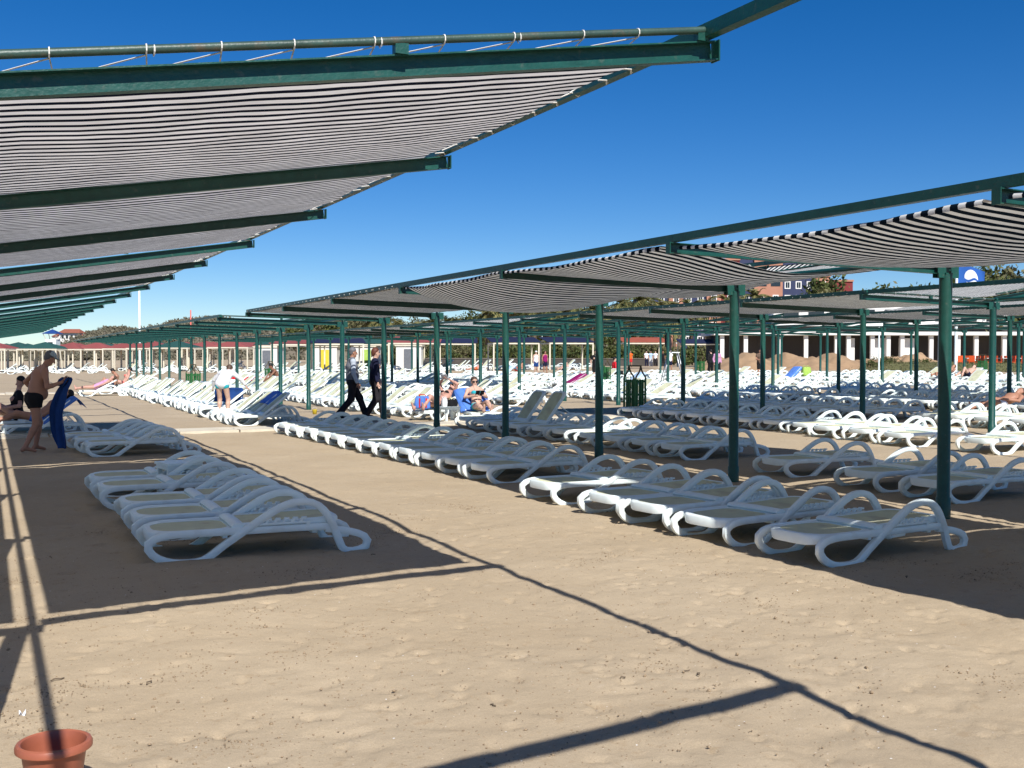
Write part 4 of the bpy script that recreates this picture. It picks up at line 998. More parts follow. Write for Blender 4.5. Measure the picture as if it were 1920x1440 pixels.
c_, s_ = math.cos(R(28)), math.sin(R(28)); bag('beach_bag', 'blue beach bag with red stripes on a lounger', (READ_W.x-.15+.05*c_, READ_W.y+.05*s_, READ_W.z+.29), 'skyblue', .40, .32, .16, 'red', heading(1,0)+.2)
bag('beach_bag', 'dark and pink bag on the white side table', (pt.x+.06, pt.y, pt.z+.39), 'black', .30, .17, .22, None, .4)
bag('beach_bag', 'small white bag beside the dark bag on the table', (pt.x-.13, pt.y-.02, pt.z+.39), 'white', .13, .2, .12, None, .1)
q = at(1512, 56); bag('beach_bag', 'lime and pale bag on the far loungers at the bare posts', (q.x, q.y, q.z+.3), 'lime', .5, .45, .3)
q = un(590, 778); m = MB(); m.lathe([(.0,0),(.055,0),(.07,.13),(.072,.135),(.064,.135),(.05,.01),(0,.01)], 16); o = m.build('sand_bucket', F_['yellow'], None, True, (q.x, q.y, q.z+.02)); tag(o, 'small yellow toy bucket by the foot of a post', 'toy bucket')
m = MB(); m.tube([(-.065,0,.13),(-.04,0,.19),(.04,0,.19),(.065,0,.13)], .004, 6); m.build('handle', F_['white'], o)
def draped(label, x, y, rot, ang, col, name='beach_towel', grp=None, ln=.86, wd=.74, over=.3, st=-.05):
    """towel over a raised backrest"""
    pts = [(st,.0)]+[(st+.03+(ln-st)*f, 0) for f in np.linspace(0,1,8)]+[(BL+.03,-.03),(BL+.02,-over*.5),(BL-.01,-over)]
    m = MB(); k = 7; V = []; n = len(pts)
    for s in (0, .012):
        for i, (a, b) in enumerate(pts):
            for j in range(k):
                f = j/(k-1)-.5
                V.append((a, f*wd+.008*math.sin(i*1.3), .05+s+b+.006*math.sin(a*9+f*7)-(.10 if abs(f) > .45 else 0)*(1 if i > 0 else 0)))
    N = n*k; fs = []
    for i in range(n-1):
        for j in range(k-1): a = i*k+j; fs += [(a,a+k,a+k+1,a+1),(N+a,N+a+1,N+a+k+1,N+a+k)]
        a = i*k; fs += [(a,N+a,N+a+k,a+k)]; a = i*k+k-1; fs += [(a,a+k,N+a+k,N+a)]
    m.add(V, fs)
    m.xform(Matrix.Translation((HX,0,.29)) @ Matrix.Rotation(-ang, 4, 'Y'))
    o = m.build(name, F_[col], None, True, (x, y, sg(x+.9, y)-.005)); o.rotation_euler.z = rot; o.scale = (.96, .96, .83); return tag(o, label, 'towel', grp)
draped('sky blue towel over the raised back behind the reading woman', SEAT_W.x, SEAT_W.y-.2, R(84), R(43), 'skyblue', wd=.86)
draped('blue towel draped over the lounger back behind the standing man', .32, 24.35, R(3), R(43), 'skyblue')
G_ = [p for p in PLACED if p[5] == GS and p[3] == 'up']
if len(G_) > 3: draped('blue towel over a sunlit raised lounger near the bending woman', G_[1][0], G_[1][1], G_[1][2], R(43), 'skyblue', st=.42)
q = at(1462, 60); lo_ = None
sea_up = [p for p in PLACED if p[3] in ('up','mid') and p[5] == SEA]
for i, (px, d, col, lab) in enumerate([(1462,58,'skyblue','bright blue towel on a raised lounger in front of the sand mound'),(975,48,'magenta','magenta towel hung on a lounger right of the reading woman'),(1058,45,'lightblue','pale blue towel over a raised lounger by the thin posts'),(1037,72,'lightblue','pale towel on a far lounger left of the red clad person')]):
    q = at(px, d); b = min(sea_up+G_, key=lambda p: (p[0]-q.x)**2+(p[1]-q.y)**2)
    draped(lab, b[0], b[1], b[2], R(43 if b[3] == 'up' else 32), col)
# book in reading woman's hands
def book(loc, rot, label):
    t = thing('book', label, 'book', loc); t.rotation_euler = rot
    m = MB(); m.box((-.11,-.003,-.08),(-.004,.003,.08)); m.box((.004,-.003,-.08),(.11,.003,.08)); m.build('cover', F_['black'], t)
    m = MB(); m.box((-.105,-.012,-.075),(-.006,-.0031,.075)); m.box((.006,-.012,-.075),(.105,-.0031,.075)); m.build('pages', F_['white'], t)
c, s_ = math.cos(R(84)), math.sin(R(84)); lx = HX-.22
book((SEAT_W.x+lx*c, SEAT_W.y-.2+lx*s_, SEAT_W.z+.70), (R(-35), 0, R(84-90+180)), 'dark book in the hands of the woman in turquoise')
c, s_ = math.cos(R(28)), math.sin(R(28)); lx = HX+.22
book((READ_W.x-.15+lx*c, READ_W.y+lx*s_, READ_W.z+1.08), (R(30), 0, R(28-90)), 'open book held above the face of the lying woman')

def bin_(px, py, label, s=1.0, d=None):
    p = un(px, py) if d is None else at(px, d); p.z -= .02
    t = thing('litter_bin', label, 'litter bin', p, heading(.9,.44)+R(18), 'green slatted litter bins')
    sl = MB(); sl.box((-.022,-.009,0),(.022,.009,.86)); sm = sl.mesh('slat', GREEN_BIN)
    for k in range(4):
        a = k*math.pi/2
        for i in range(5):
            x = -.20+.10*i
            o = link('slat', sm, t, (x*math.cos(a)+.262*math.sin(a), x*math.sin(a)-.262*math.cos(a), .06)); o.rotation_euler.z = a
    m = MB()
    for z in (.12, .48, .84): 
        for k in range(4):
            mm = MB(); mm.box((-.245,-.252,z),(.245,-.235,z+.05)); mm.xform(Matrix.Rotation(k*math.pi/2, 4, 'Z')); m.add(mm.v, mm.f)
    for x in (-.24,.24):
        for y in (-.24,.24): m.box((x-.022,y-.022,0),(x+.022,y+.022,.96))
    m.build('frame', GREEN_BIN, t)
    m = MB()
    for y in (-.24,.24):
        pts = catmull([(-.25,y,.95),(-.20,y,1.02),(-.10,y,1.10),(-.03,y,1.20),(0,y,1.30)], 9); m.sweep(pts, [(-.02,-.016),(.02,-.016),(.02,.016),(-.02,.016)], (0,1,0))
        m.sweep([(-q_[0], q_[1], q_[2]) for q_ in pts], [(-.02,-.016),(.02,-.016),(.02,.016),(-.02,.016)], (0,1,0))
    m.box((-.03,-.255,1.27),(.03,.255,1.31)); m.build('roof_frame', mat('weathered_wood', (.11,.09,.05), .8, .3, 9), t)
    t.scale = (s*.86, s*.86, s)
bin_(1190, 773, 'green slatted litter bin with arched top beside the third row posts', 1.0)
bin_(1133, 0, 'smaller green bin left of the tall ladder chair', 1.0, 52)
bin_(1313, 0, 'distant green bin on the sand left of the pink shirted woman', 1.0, 74)
bin_(362, 0, 'green bin between the posts left of the bending woman', 1.0, 45)
bin_(507, 0, 'dark bin behind the seated shirtless man', 1.0, 58)
bin_(1842, 0, 'dark green bin on the grass by the orange chairs', 1.0, 68)
def tall_chair():
    p = at(1262, 47); t = thing('lifeguard_chair', 'tall aluminium ladder chair with a dark furled cover among white loungers', 'lifeguard chair', p, heading(1,0))
    AL = mat('aluminium', (.55,.57,.60), .35, .1, 6, metal=.6); AL_S = 1
    for s in (-.35, .35):
        for (a, b) in (((-.55, s, 0), (-.18, s*.75, 1.55)), ((.55, s, 0), (.18, s*.75, 1.55))):
            m = MB(); m.tube([a, b], .022, 8); m.build('leg', AL, t, True)
    for i in range(5):
        z = .25+.28*i; f = z/1.55; x = -.55+f*.37; y = .35*(1-.25*f); m = MB(); m.tube([(x,-y,z),(x,y,z)], .016, 8); m.build('rung', AL, t, True)
    m = MB(); m.box((-.25,-.28,1.55),(.25,.28,1.59)); m.build('seat', PLASTIC, t)
    m = MB(); m.lathe([(0,-.02),(.10,.0),(.16,.3),(.13,.62),(.05,.82),(0,.84)], 12, (0,0,1.65)); me = m.mesh('furled_cover', F_['charcoal']); o = link('furled_cover', me, t); o.rotation_euler.y = R(-6)
tall_chair()
def walkway(va, vb, ua, ub, label):
    t = link('walkway', None, None, (0,0,0)); struct(t)
    CON = mat('pale_concrete', (.60,.54,.43), .85, .18, 3, .2, 40)
    n = 3; wv = (vb-va)/n; base = MB(); base.box((0,0,0),(1.22,wv-.03,.06)); me = base.mesh('slab', CON)
    u = ua
    while u < ub:
        for j in range(n):
            o = link('slab', me, t, (u+rnd.uniform(-.01,.01), va+j*wv+rnd.uniform(-.01,.01), sg(u+.6, va+j*wv)-.022+rnd.uniform(-.006,.012))); o.rotation_euler = (rnd.uniform(-.012,.012), rnd.uniform(-.01,.01), rnd.uniform(-.01,.01))
        u += 1.25
walkway(23.55, 24.75, -7.6, 14.3, '')
walkway(50.2, 51.6, -8, 4.5, '')

# ------------------------------------------------------------------ far setting
def leaves(n, rad, size, seed, cl=14, flat=1.0):
    g = np.random.default_rng(seed); C = g.normal(0, .5, (cl,3)); C /= np.maximum(np.linalg.norm(C, axis=1, keepdims=True), .55)*1.25
    P = C[g.integers(0, cl, n)]+g.normal(0, .20, (n,3)); P = P*np.array(rad)
    D = g.normal(size=(n,3)); D /= np.linalg.norm(D, axis=1, keepdims=True); E = np.cross(D, g.normal(size=(n,3))); E /= np.linalg.norm(E, axis=1, keepdims=True)
    s = size*g.uniform(.6,1.4,(n,1))
    V = np.stack([P-D*s, P+E*s*.5, P+D*s, P-E*s*.5], 1).reshape(-1,3); F = np.arange(4*n).reshape(n,4); return V, F
def tree_var(kind, seed):
    g = random.Random(seed)
    if kind == 'palm':
        tr = MB(); P = [(g.uniform(-.2,.2)*z/5, g.uniform(-.1,.1)*z/5, z) for z in (0,1.5,3,4.5,5.6)]; tr.tube([(0,0,-.3)]+P[1:], .20, 8)
        top = Vector(P[-1]); V = []; F = []
        for i in range(34):
            a = g.uniform(0, 6.28); el = g.uniform(-.7, 1.25); Lf = g.uniform(1.7, 2.5); d = Vector((math.cos(a), math.sin(a), 0)); s_ = Vector((-d.y, d.x, 0))
            pts = [top+d*Lf*f*math.cos(el)+Vector((0,0,Lf*f*math.sin(el)-1.0*f*f*Lf*.55)) for f in np.linspace(0,1,9)]
            for j in range(1, 9):
                p = pts[j]; q = (pts[j]-pts[j-1]).normalized(); ln = .55*math.sin(math.pi*(j/9)**.7)+.12
                for sg_ in (1, -1):
                    tip = p+(s_*sg_*.8+q*.7)*ln+Vector((0,0,-.25*ln)); o = len(V); V += [pts[j-1], p, tip, (pts[j-1]+tip)/2]; F.append((o,o+1,o+2,o+3))
        m = MB(); m.add(V, F); return tr.mesh('trunk', BARK), m.mesh('crown', LEAF_PALM)
    if kind == 'tree':
        tr = MB(); tr.tube([(0,0,-.3),(.1,0,1.2),(.05,.1,2.4),(.0,.1,3.6)], .18, 7)
        for i in range(5): a = i*1.3; tr.tube([(.05,.05,1.8+.3*i),(math.cos(a)*1.2,math.sin(a)*1.2,3.2+.3*i)], .07, 5)
        V, F = leaves(1500, (2.3,2.3,2.0), .20, seed, 18); V[:,2] += 4.2
        return tr.mesh('trunk', BARK), npmesh('crown', V, F, LEAF_OLIVE if seed % 2 else LEAF)
    tr = MB(); tr.tube([(0,0,-.2),(.05,0,.6),(0,.05,1.1)], .08, 5)
    V, F = leaves(700, (1.4,1.4,.85), .13, seed, 12); V[:,2] = np.maximum(V[:,2]+.95, .02)
    return tr.mesh('stem', BARK), npmesh('foliage', V, F, LEAF if seed % 3 else LEAF_OLIVE)
VAR = {k: [tree_var(k, s) for s in r] for k, r in (('palm', range(20,24)), ('tree', range(30,34)), ('bush', range(40,44)))}
def plant(kind, px, d, sc, label, group, i):
    p = at(px, d); a, b = VAR[kind][i % 4]
    nm = {'palm':('palm_tree','trunk','crown'), 'tree':('broadleaf_tree','trunk','crown'), 'bush':('shrub','stem','foliage')}[kind]
    t = thing(nm[0], label, {'palm':'palm tree','tree':'tree','bush':'shrub'}[kind], p, rnd.uniform(0,6.28), group); t.scale = (sc, sc, sc*rnd.uniform(.9,1.15))
    link(nm[1], a, t); link(nm[2], b, t)
for i in range(22): plant('palm', 700+i*27+rnd.uniform(-10,10), rnd.uniform(150,172), rnd.uniform(1.0,1.25) if i < 9 else rnd.uniform(1.3,1.7), 'palm tree in the belt of greenery behind the pergolas', 'palm trees behind the beach', i)
for i in range(12): plant('palm', 1240+i*30+rnd.uniform(-8,8), rnd.uniform(175,195), rnd.uniform(1.35,1.75), 'palm tree standing in front of the terracotta and navy hotel', 'palm trees before the hotel', i)
for i in range(34): plant('tree', 560+i*20+rnd.uniform(-9,9), rnd.uniform(176,200), rnd.uniform(.9,1.3) if i < 18 else rnd.uniform(1.3,1.75), 'leafy olive green tree behind the palms', 'trees behind the palms', i)
for i in range(9): plant('tree', 1560+i*22+rnd.uniform(-9,9), rnd.uniform(165,190), rnd.uniform(1.6,2.1), 'tree right of the hotel, rising above the far pergolas', 'trees right of the hotel', i)
for i in range(6): plant('tree', 1838+i*11, 115+i, rnd.uniform(1.35,1.7), 'tree behind the blue flag at the right edge', 'trees behind the blue flag', i)
for i in range(62): plant('bush', 700+i*12.5+rnd.uniform(-5,5), rnd.uniform(133,142), rnd.uniform(1.1,1.6), 'green shrub in the hedge behind the dark wall', 'hedge shrubs behind the dark wall', i)
for i in range(14): plant('bush', 1630+i*21+rnd.uniform(-8,8), rnd.uniform(88,93), rnd.uniform(.35,.6), 'low scrubby shrub on the bank by the white portico', 'low shrubs on the grassy bank', i)
# hill
def hill():
    prof = [(-60,654),(40,648),(100,640),(135,628),(165,616),(195,606),(230,604),(260,610),(290,604),(330,594),(365,590),(400,588),(450,592),(520,596),(600,598),(680,596),(760,604),(900,618),(1100,630),(1300,640)]
    xs = np.array([p[0] for p in prof]); ys = np.array([p[1] for p in prof]); V = []; n = 200; rows = 22
    pxs = np.linspace(-60, 1300, n)
    for j in range(rows):
        f = j/(rows-1); d = 330+f*170 if f < .75 else 330+.75*170+(f-.75)*240
        hgt = math.sin(min(f/.75, 1)*math.pi/2) if f < .75 else math.cos((f-.75)/.25*math.pi/2*.8)
        for px in pxs:
            top = EYE+(668-np.interp(px, xs, ys))*457/FPX; p = ray(px, 668)/FPX*d
            V.append((p.x, p.y, .3+(top-3.4)*hgt+1.3*float(vnoise(np.array([p.x/14]), np.array([p.y/14]), 3)[0])))
    V = np.array(V); struct(link('hill', npmesh('hill', V, grid_faces(n, rows), mat('dry_hillside', (.20,.165,.115), .95, .3, .05), True)))
    g = np.random.default_rng(3); k = g.integers(0, len(V), 5200); base = V[k]+g.normal(0, 1.2, (5200,3))*np.array([1,1,0])
    VV, FF = [], []
    for i in range(0, 5200, 1):
        s = g.uniform(.7, 1.6); v, f = BUSH[i % 5]; VV.append(v*s+base[i]+np.array([0,0,.2])); FF.append(f+len(v)*i)
    o = link('hillside_scrub', npmesh('hillside_scrub', np.concatenate(VV), np.concatenate(FF), LEAF_DRY)); o['kind'] = 'stuff'; tag(o, 'dense dry scrub covering the hill', 'scrub')
BUSH = [leaves(44, (1.5,1.5,.95), .34, 60+s, 7) for s in range(5)]
hill()
def house():
    p = at(136, 430); p.z = EYE+(630-668)*-1*430/FPX-1.0; t = thing('hilltop_house', 'white villa with a red tiled roof on the hill', 'house', p, heading(1,0))
    WH = mat('white_render', (.75,.73,.68), .8, .08, 1); RED = mat('red_tiles', (.28,.09,.055), .8, .2, 2)
    m = MB(); m.box((-4,-3,-2),(4,3,2.0)); m.box((-6.5,-3.5,-3),(-4.002,3,.6)); m.box((4.002,-2,-3),(6.5,3,.8)); m.build('wall', WH, t)
    for (x0,x1,z) in ((-4.4,4.4,2.0),(-6.9,-4.2,.6),(4.2,6.9,.8)):
        m = MB(); m.add([(x0,-4,z),(x1,-4,z),(x1,3.5,z),(x0,3.5,z),(x0+1.4,-.2,z+1.6),(x1-1.4,-.2,z+1.6)] if x1-x0 > 4 else [(x0,-4,z),(x1,-4,z),(x1,3.5,z),(x0,3.5,z),(x0+.9,-.2,z+1.2),(x1-.9,-.2,z+1.2)],
            [(0,1,5,4),(1,2,5),(2,3,4,5),(3,0,4),(0,3,2,1)]); m.build('roof', RED, t)
    for x in (-2.6,-.9,.9,2.6): m = MB(); m.box((x-.45,-3.06,-.2),(x+.45,-3.002,1.2)); m.build('window', mat('dark_glass', (.02,.025,.03), .1, .1, spec=.6), t)
house()
# neighbouring beach shelters
ROOFM = {'red': mat('red_awning', (.26,.065,.06), .8, .2, 1), 'green': mat('dark_green_awning', (.018,.075,.065), .8, .2, 1), 'navy': mat('navy_awning', (.010,.014,.05), .8, .2, 1), 'rust': mat('rust_awning', (.35,.08,.04), .8, .2, 1)}
SH = {}
def shelter_parts(kind):
    if kind == 'tent':
        r = MB(); r.add([(-2,-2,2.35),(2,-2,2.35),(2,2,2.35),(-2,2,2.35),(0,0,3.05)], [(0,1,4),(1,2,4),(2,3,4),(3,0,4),(0,3,2,1)])
    else:
        r = MB(); r.add([(-2.2,-2,2.45),(2.2,-2,2.45),(2.2,2,2.95),(-2.2,2,2.95)]+[(-2.2,-2,2.49),(2.2,-2,2.49),(2.2,2,2.99),(-2.2,2,2.99)], [(0,3,2,1),(4,5,6,7),(0,1,5,4),(1,2,6,5),(2,3,7,6),(3,0,4,7)])
    fz = 2.22 if kind == 'tent' else 2.30
    f = MB(); f.box((-2.02,-2.05,fz),(2.02,-1.95,fz+.11)); f.box((-2.02,1.95,fz),(2.02,2.05,fz+.11)); f.box((-2.05,-1.94,fz),(-1.95,1.94,fz+.11)); f.box((1.95,-1.94,fz),(2.05,1.94,fz+.11))
    p = MB(); p.box((-.06,-.06,-.2),(.06,.06,fz-.002))
    return {c: r.mesh('roof', ROOFM[c]) for c in ROOFM}, f.mesh('frame', CREAM), p.mesh('post', CREAM)
SH = {k: shelter_parts(k) for k in ('tent','awning')}
def shelter(kind, col, px, d, label, group, sc=1.0, rot=None):
    r, f, p = SH[kind]; t = thing('beach_shelter', label, 'beach shelter', at(px, d), -YAW+R(rnd.uniform(-12,12)) if rot is None else rot, group); t.scale = (sc,)*3
    link('roof', r[col], t); link('frame', f, t)
    for x in (-1.98,1.98):
        for y in (-1.98,1.98): link('post', p, t, (x, y, 0))
for i in range(30):
    px = -10+i*16.5+rnd.uniform(-6,6); d = [112,124,138][i % 3]+rnd.uniform(-3,3); c = rnd.choice(['red','green','red','green','red'])
    shelter('tent', c, px, d, 'far shelter with a pointed %s roof on cream posts below the hill' % {'red':'red','green':'dark green'}[c], 'pointed %s shelters below the hill' % c, 1.0)
for (c, px, d, lab) in [('red',560,92,'flat red awning on cream posts behind the seated shirtless man'),('green',528,104,'flat dark green awning left of the red one'),('navy',632,90,'flat navy awning left of the walking man'),('green',690,99,'green awning hidden behind the walking man'),
     ('red',778,90,'broad flat red awning on cream posts right of the walkers'),('red',752,101,'smaller red awning behind the broad red one'),('navy',850,100,'thin flat navy awning at the middle of the beach'),('navy',962,97,'left navy awning with cream frame before the wall'),
     ('navy',1062,100,'right navy awning with cream frame before the wall'),('rust',1205,104,'rust red awning behind the tall ladder chair'),('red',470,112,'red awning left of the shirtless man'),('navy',1310,116,'dark awning at the end of the beach wall')]:
    shelter('awning', c, px, d, lab, 'flat awnings on the neighbouring beach', 1.0, -YAW+R(rnd.uniform(-6,14)))
def kiosk(px, d, label, doorcol):
    t = thing('beach_kiosk', label, 'kiosk', at(px, d), -YAW); m = MB(); m.box((-1.1,-1,0),(1.1,1,2.2)); m.build('wall', mat('white_render', (.75,.73,.68)), t)
    m = MB(); m.box((-1.2,-1.1,2.2),(1.2,1.1,2.3)); m.build('roof', CREAM, t); m = MB(); m.box((-.4,-1.04,.02),(.4,-1.002,1.95)); m.build('door', F_[doorcol], t)
kiosk(505, 100, 'white hut under the red awning on the left', 'grey'); kiosk(768, 97, 'white hut with grey door under the broad red awning', 'grey'); kiosk(612, 98, 'hut with yellow door under the navy awning', 'yellow'); kiosk(690, 104, 'white hut with green door behind the walkers', 'lime')
def tower():
    t = thing('lifeguard_tower', 'white lifeguard tower with a blue roof below the hill', 'lifeguard tower', at(99, 118), -YAW)
    m = MB(); m.box((-.58,-.58,2.5),(.58,.58,3.4)); m.build('cabin', PLASTIC, t)
    for x in (-.52,.52):
        for y in (-.52,.52):
            m = MB(); m.tube([(x*1.4,y*1.4,0),(x,y,2.5)], .07, 6); m.build('leg', CREAM, t); m = MB(); m.tube([(x,y,3.4),(x*1.4,y*1.4,4.0)], .035, 5); m.build('roof_strut', CREAM, t)
    m = MB(); m.add([(-.85,-.85,4.0),(.85,-.85,4.0),(.85,.85,4.0),(-.85,.85,4.0),(0,0,4.5)], [(0,1,4),(1,2,4),(2,3,4),(3,0,4),(0,3,2,1)]); m.build('roof', F_['blue'], t)
    m = MB(); m.box((-.25,-.62,2.9),(.25,-.582,3.1)); m.build('window', F_['charcoal'], t)
tower()
def wall():
    a, b = at(790, 126), at(1250, 126); d = (b-a); L = d.length; t = thing('low_wall', 'long dark low wall along the back of the beach', 'wall', a, math.atan2(d.y, d.x))
    m = MB(); m.box((0,-.2,-.3),(L,.2,.92)); m.build('wall_body', mat('dark_stone', (.085,.075,.065), .9, .25, 1.5, .3, 4), t); m = MB(); m.box((-.1,-.26,.92),(L+.1,.26,1.02)); m.build('coping', mat('coping_stone', (.15,.13,.11), .9, .2, 2), t)
wall()
# red kayak-like rail on the sand
def red_rail(px0, px1, d, label):
    a, b = at(px0, d), at(px1, d); dv = b-a; t = tag(link('red_board', None, None, a, math.atan2(dv.y, dv.x)), label, 'board')
    m = MB(); m.box((0,-.25,.1),(dv.length,.25,.32)); m.build('deck', F_['red'], t); m = MB()
    for f in (.1,.5,.9): m.box((dv.length*f-.1,-.2,-.1),(dv.length*f+.1,.2,.0998))
    m.build('support', CREAM, t)
red_rail(432, 500, 66, 'low long red board lying behind the bending woman')
# flag and poles
def flag():
    p = at(1792, 60); t = thing('flagpole', 'white flagpole carrying the blue flag at the right', 'flagpole', p)
    m = MB(); m.lathe([(.09,-.2),(.08,3),(.065,6.6),(.0,6.65)], 10); o = m.build('pole', PLASTIC, t, True)
    # blue flag with white disc emblem and waves
    fm = bpy.data.materials.new('flag_print'); fm.use_nodes = True; n = fm.node_tree; L = n.links; bs_ = n.nodes['Principled BSDF']; bs_.inputs['Roughness'].default_value = .8
    uv = n.nodes.new('ShaderNodeUVMap'); sp = n.nodes.new('ShaderNodeSeparateXYZ'); L.new(uv.outputs[0], sp.inputs[0])
    def mth(op, a, b=None):
        q = n.nodes.new('ShaderNodeMath'); q.operation = op
        for k, v in enumerate((a, b)):
            if v is None: continue
            if isinstance(v, (int, float)): q.inputs[k].default_value = v
            else: L.new(v, q.inputs[k])
        return q.outputs[0]
    dx = mth('SUBTRACT', mth('MULTIPLY', sp.outputs[0], 1.4), .68); dy = mth('SUBTRACT', sp.outputs[1], .52)
    r2 = mth('ADD', mth('MULTIPLY', dx, dx), mth('MULTIPLY', dy, dy)); disc = mth('LESS_THAN', r2, .115)
    wv = mth('MULTIPLY', mth('SINE', mth('MULTIPLY', dx, 9.0)), .07)
    band = mth('LESS_THAN', mth('ABSOLUTE', mth('SUBTRACT', dy, mth('SUBTRACT', wv, .12))), .055)
    f = mth('MULTIPLY', disc, mth('SUBTRACT', 1.0, band))
    mx = n.nodes.new('ShaderNodeMix'); mx.data_type = 'RGBA'; L.new(f, mx.inputs[0]); mx.inputs[6].default_value = (.01,.09,.36,1); mx.inputs[7].default_value = (.72,.74,.76,1); L.new(mx.outputs[2], bs_.inputs['Base Color'])
    nu, nv = 24, 12; U, Vv = np.meshgrid(np.linspace(0,1,nu), np.linspace(0,1,nv)); z = 5.0+Vv*1.2-.35*U*U; x = U*1.5; y = .12*np.sin(U*7+Vv*2)*U
    V = np.stack([x.ravel(), y.ravel(), z.ravel()], -1); V2 = V+np.array([0,.006,0]); F = grid_faces(nu, nv); uvs = np.stack([U.ravel(), Vv.ravel()], -1)
    fo = link('flag', npmesh('flag', np.concatenate([V,V2]), np.concatenate([F, F[:, ::-1]+len(V)]), fm, True, np.concatenate([uvs,uvs])), None, (p.x+.07*math.cos(-YAW), p.y+.07*math.sin(-YAW), p.z)); fo.rotation_euler.z = -YAW
    tag(fo, 'blue flag with a white disc and wave emblem beside the nearest post', 'flag')
flag()
def pole(px, d, z0, z1, r, label, col):
    p = at(px, d); m = MB(); m.lathe([(r,0),(r,z1*.35),(r*.8,z1),(0,z1)], 8); tag(m.build('flagpole', col, None, True, p), label, 'pole')
pole(262, 150, 0, EYE+(668-545)*150/FPX-.2, .16, 'tall white pole standing against the sky in front of the hill', PLASTIC)
pole(358, 220, 0, EYE+(668-585)*220/FPX, .15, 'thin reddish mast above the hill', F_['coral'])
pole(1760, 66, 0, 3.2, .05, 'slim pale lamp pole left of the nearest post', PLASTIC); pole(1648, 70, 0, 3.2, .05, 'slim pale lamp pole among the far posts', PLASTIC)
# hotel
TERRA = mat('terracotta_render', (.44,.21,.14), .85, .12, .4); NAVY = mat('navy_render', (.035,.045,.10), .85, .12, .4); MAROON = mat('maroon_render', (.20,.03,.03), .85, .12, .4); GLASS = mat('dark_glass', (.02,.025,.03), .12, .1, 2, spec=.6); WHT = mat('white_trim', (.78,.76,.72), .7, .06, 1)
def hotel():
    a = at(1200, 232); t = thing('hotel_building', 'large terracotta, navy and maroon hotel with white framed windows', 'hotel', a, -YAW)
    bays = [(0,6,NAVY,14.5),(6,9,TERRA,16.5),(9,14,NAVY,18),(14,17,TERRA,20),(17,21,MAROON,21.5),(21,24,NAVY,22),(24,30,TERRA,23),(30,37,NAVY,22),(37,40,TERRA,18),(40,45,MAROON,17)]
    wf = MB(); wf.box((-.62,-.06,-.8),(.62,0,.8)); wfm = wf.mesh('window_frame', WHT); wg = MB(); wg.box((-.42,-.075,-.6),(-.03,-.0605,.6)); wg.box((.03,-.075,-.6),(.42,-.0605,.6)); wgm = wg.mesh('pane', GLASS)
    for i, (x0, x1, mt, h) in enumerate(bays):
        y0 = -.6 if mt is TERRA else 0
        m = MB(); m.box((x0, y0, -.5),(x1-.004, 14, h)); m.build('wall', mt, t)
        m = MB(); m.box((x0-.1, y0-.25, h),(x1+.1, 14.2, h+.4)); m.build('cornice', WHT if mt is NAVY else TERRA, t, loc=(0,0,.004*i))
        if mt is TERRA and x1-x0 > 4:
            for k in range(2):
                arch = MB(); cx = x0+1.6+k*2.9
                vs = [(cx-1.0, y0-.05, h-7), (cx+1.0, y0-.05, h-7)]+[(cx+1.0*math.cos(q_), y0-.05, h-4.6+.9*math.sin(q_)) for q_ in np.linspace(0, math.pi, 9)]
                nn = len(vs); vs += [(p[0], y0+.01, p[2]) for p in vs]; arch.add(vs, [tuple(range(nn))]+[(q_, (q_+1) % nn, nn+(q_+1) % nn, nn+q_) for q_ in range(nn)]); arch.build('arched_opening', GLASS, t)
        nw = max(1, int((x1-x0)/2.1))
        for z in np.arange(1.8, h-1.0, 2.9):
            if mt is TERRA and x1-x0 > 4 and z > h-8: continue
            for k in range(nw):
                f_ = link('window', wfm, t, (x0+(k+.5)*(x1-x0)/nw, y0-.002, z)); link('pane', wgm, f_)
hotel()
# white portico building on the right with orange chairs, mounds, grass
def portico():
    a = at(1420, 112); t = thing('beach_pavilion', 'long white pavilion with columns and dark openings behind the sand mounds', 'pavilion', a, -YAW-.04)
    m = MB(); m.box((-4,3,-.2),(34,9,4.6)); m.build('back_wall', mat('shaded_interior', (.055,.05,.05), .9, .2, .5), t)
    m = MB(); m.box((-4.5,-.6,3.3),(34.5,9.5,3.65)); m.build('canopy_slab', WHT, t); m = MB(); m.box((2,2,4.304),(26,8,6.4)); m.build('upper_floor', WHT, t)
    cm = MB(); cm.box((-.2,-.2,-.2),(.2,.2,3.298)); me = cm.mesh('column', WHT)
    for x in (-3.6,-1.2,2.2,4.9,8.0,9.2,11.6,13.2,14.6,17.5,20.2,22.0,24.8,27.5,30.5): link('column', me, t, (x, 0, 0))
    for (x, w_) in ((9.6,.8),(12.6,1.4),(15.3,1.6)): m = MB(); m.box((x-w_/2,.6,-.1),(x+w_/2,.8,3.0)); m.build('white_panel', WHT, t)
    m = MB()
    for i in range(9): m.box((3+i*2.6,1.93,4.8),(4.6+i*2.6,1.998,6.0))
    m.build('window_band', GLASS, t)
portico()
def chair(px, d, label, rot):
    t = thing('terrace_chair', label, 'chair', at(px, d)+Vector((0,0,.25)), rot, 'orange chairs on the terrace'); O = mat('orange_plastic', (.75,.10,.02), .5, .1)
    m = MB(); m.box((-.22,-.22,.42),(.22,.22,.46)); m.build('seat', O, t); m = MB(); m.box((-.22,.2,.4605),(.22,.24,.95)); m.build('backrest', O, t)
    for x in (-.19,.19):
        for y in (-.19,.19): m = MB(); m.box((x-.025,y-.025,-.25),(x+.025,y+.025,.4195)); m.build('leg', O, t)
for i in range(16):
    chair(1798+i*8.2, 88+(i % 3)*2.2, 'orange plastic chair on the terrace at the right edge', rnd.uniform(0,6.28))
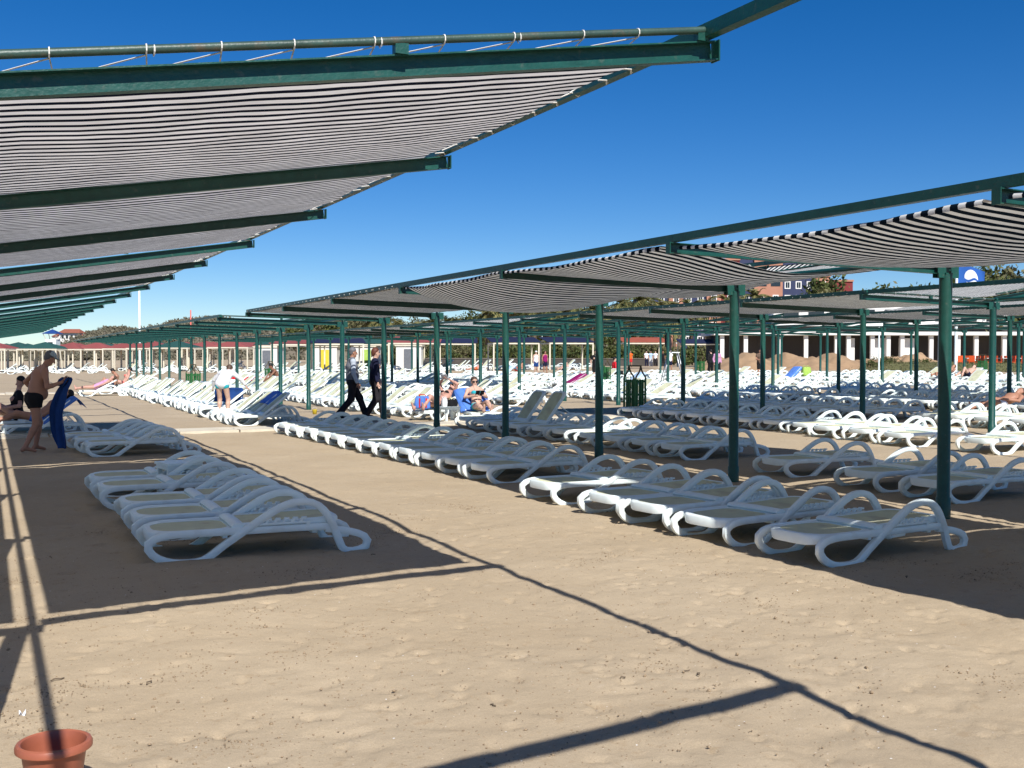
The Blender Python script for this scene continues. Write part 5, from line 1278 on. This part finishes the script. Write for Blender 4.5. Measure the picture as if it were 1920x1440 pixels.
def table(px, d, lab):
    t = thing('terrace_table', lab, 'table', at(px, d)+Vector((0,0,.25)), 0, 'terrace tables among the orange chairs'); m = MB(); m.box((-.45,-.45,.72),(.45,.45,.76)); m.build('tabletop', WHT, t); m = MB(); m.box((-.05,-.05,-.25),(.05,.05,.7195)); m.build('leg', WHT, t)
for i, px in enumerate((1812,1848,1880,1906)): table(px, 90, 'pale terrace table between the orange chairs')
def mound(px, d, rx, ry, h, seed):
    p = at(px, d); n = 40; g = np.linspace(-1.25,1.25,n); X, Y = np.meshgrid(g, g); r = np.hypot(X, Y)
    Z = h*np.clip(1-r, 0, 1)**.8*(1+.35*vnoise(X*3+seed, Y*3, seed))+.45*vnoise(X*5, Y*5+seed, seed+3)*np.clip(1.1-r,0,1)+.2*vnoise(X*13, Y*13+seed, seed+5)*np.clip(1.1-r,0,1)-.05
    V = np.stack([(X*rx).ravel(), (Y*ry).ravel(), Z.ravel()], -1); o = struct(link('sand_mound', npmesh('sand_mound', V, grid_faces(n, n), mat('mound_sand', (.36,.235,.135), .95, .2, 1.2, .4, 5), True), None, p)); o.rotation_euler.z = -YAW
for i, (px, d, rx, ry, h) in enumerate([(1480,96,3.2,4,1.55),(1560,97,3.2,4,1.5),(1400,92,3.4,4,1.5),(1625,99,2.6,3,.9),(1668,97,2.2,3,1.4),(1716,96,2.7,3,1.75),(1350,96,2.6,3,1.0),(1520,94,3.4,3,1.0)]): mound(px, d, rx, ry, h, i+2)
def grass_bank():
    a = at(1640, 90); V = []; n = 60; m_ = 10
    for j in range(m_):
        for i in range(n):
            p = at(1620+i*6.2, 80+j*1.6); V.append((p.x, p.y, p.z+.02+.55*math.sin(min(j/6,1)*math.pi/2)*min(1, i/8)+.1*float(vnoise(np.array([p.x]), np.array([p.y]), 3)[0])))
    V = np.array(V); struct(link('grass_bank', npmesh('grass_bank', V, grid_faces(n, m_), mat('dry_turf', (.13,.13,.045), .95, .35, .8), True)))
    g = np.random.default_rng(5); N = 9000; k = g.integers(0, len(V), N); P = V[k]+g.normal(0,.5,(N,3))*np.array([1,1,0]); s = g.uniform(.06,.16,(N,1)); a_ = g.uniform(0,6.28,N); D = np.stack([np.cos(a_), np.sin(a_), 0*a_], -1)
    T = np.stack([P-D*.03, P+D*.03, P+np.array([0,0,1])*s+D*.05], 1).reshape(-1,3); o = link('bank_grass', npmesh('bank_grass', T, np.arange(3*N).reshape(N,3), LEAF_OLIVE)); o['kind'] = 'stuff'; tag(o, 'rough grass on the bank by the terrace', 'grass')
grass_bank()
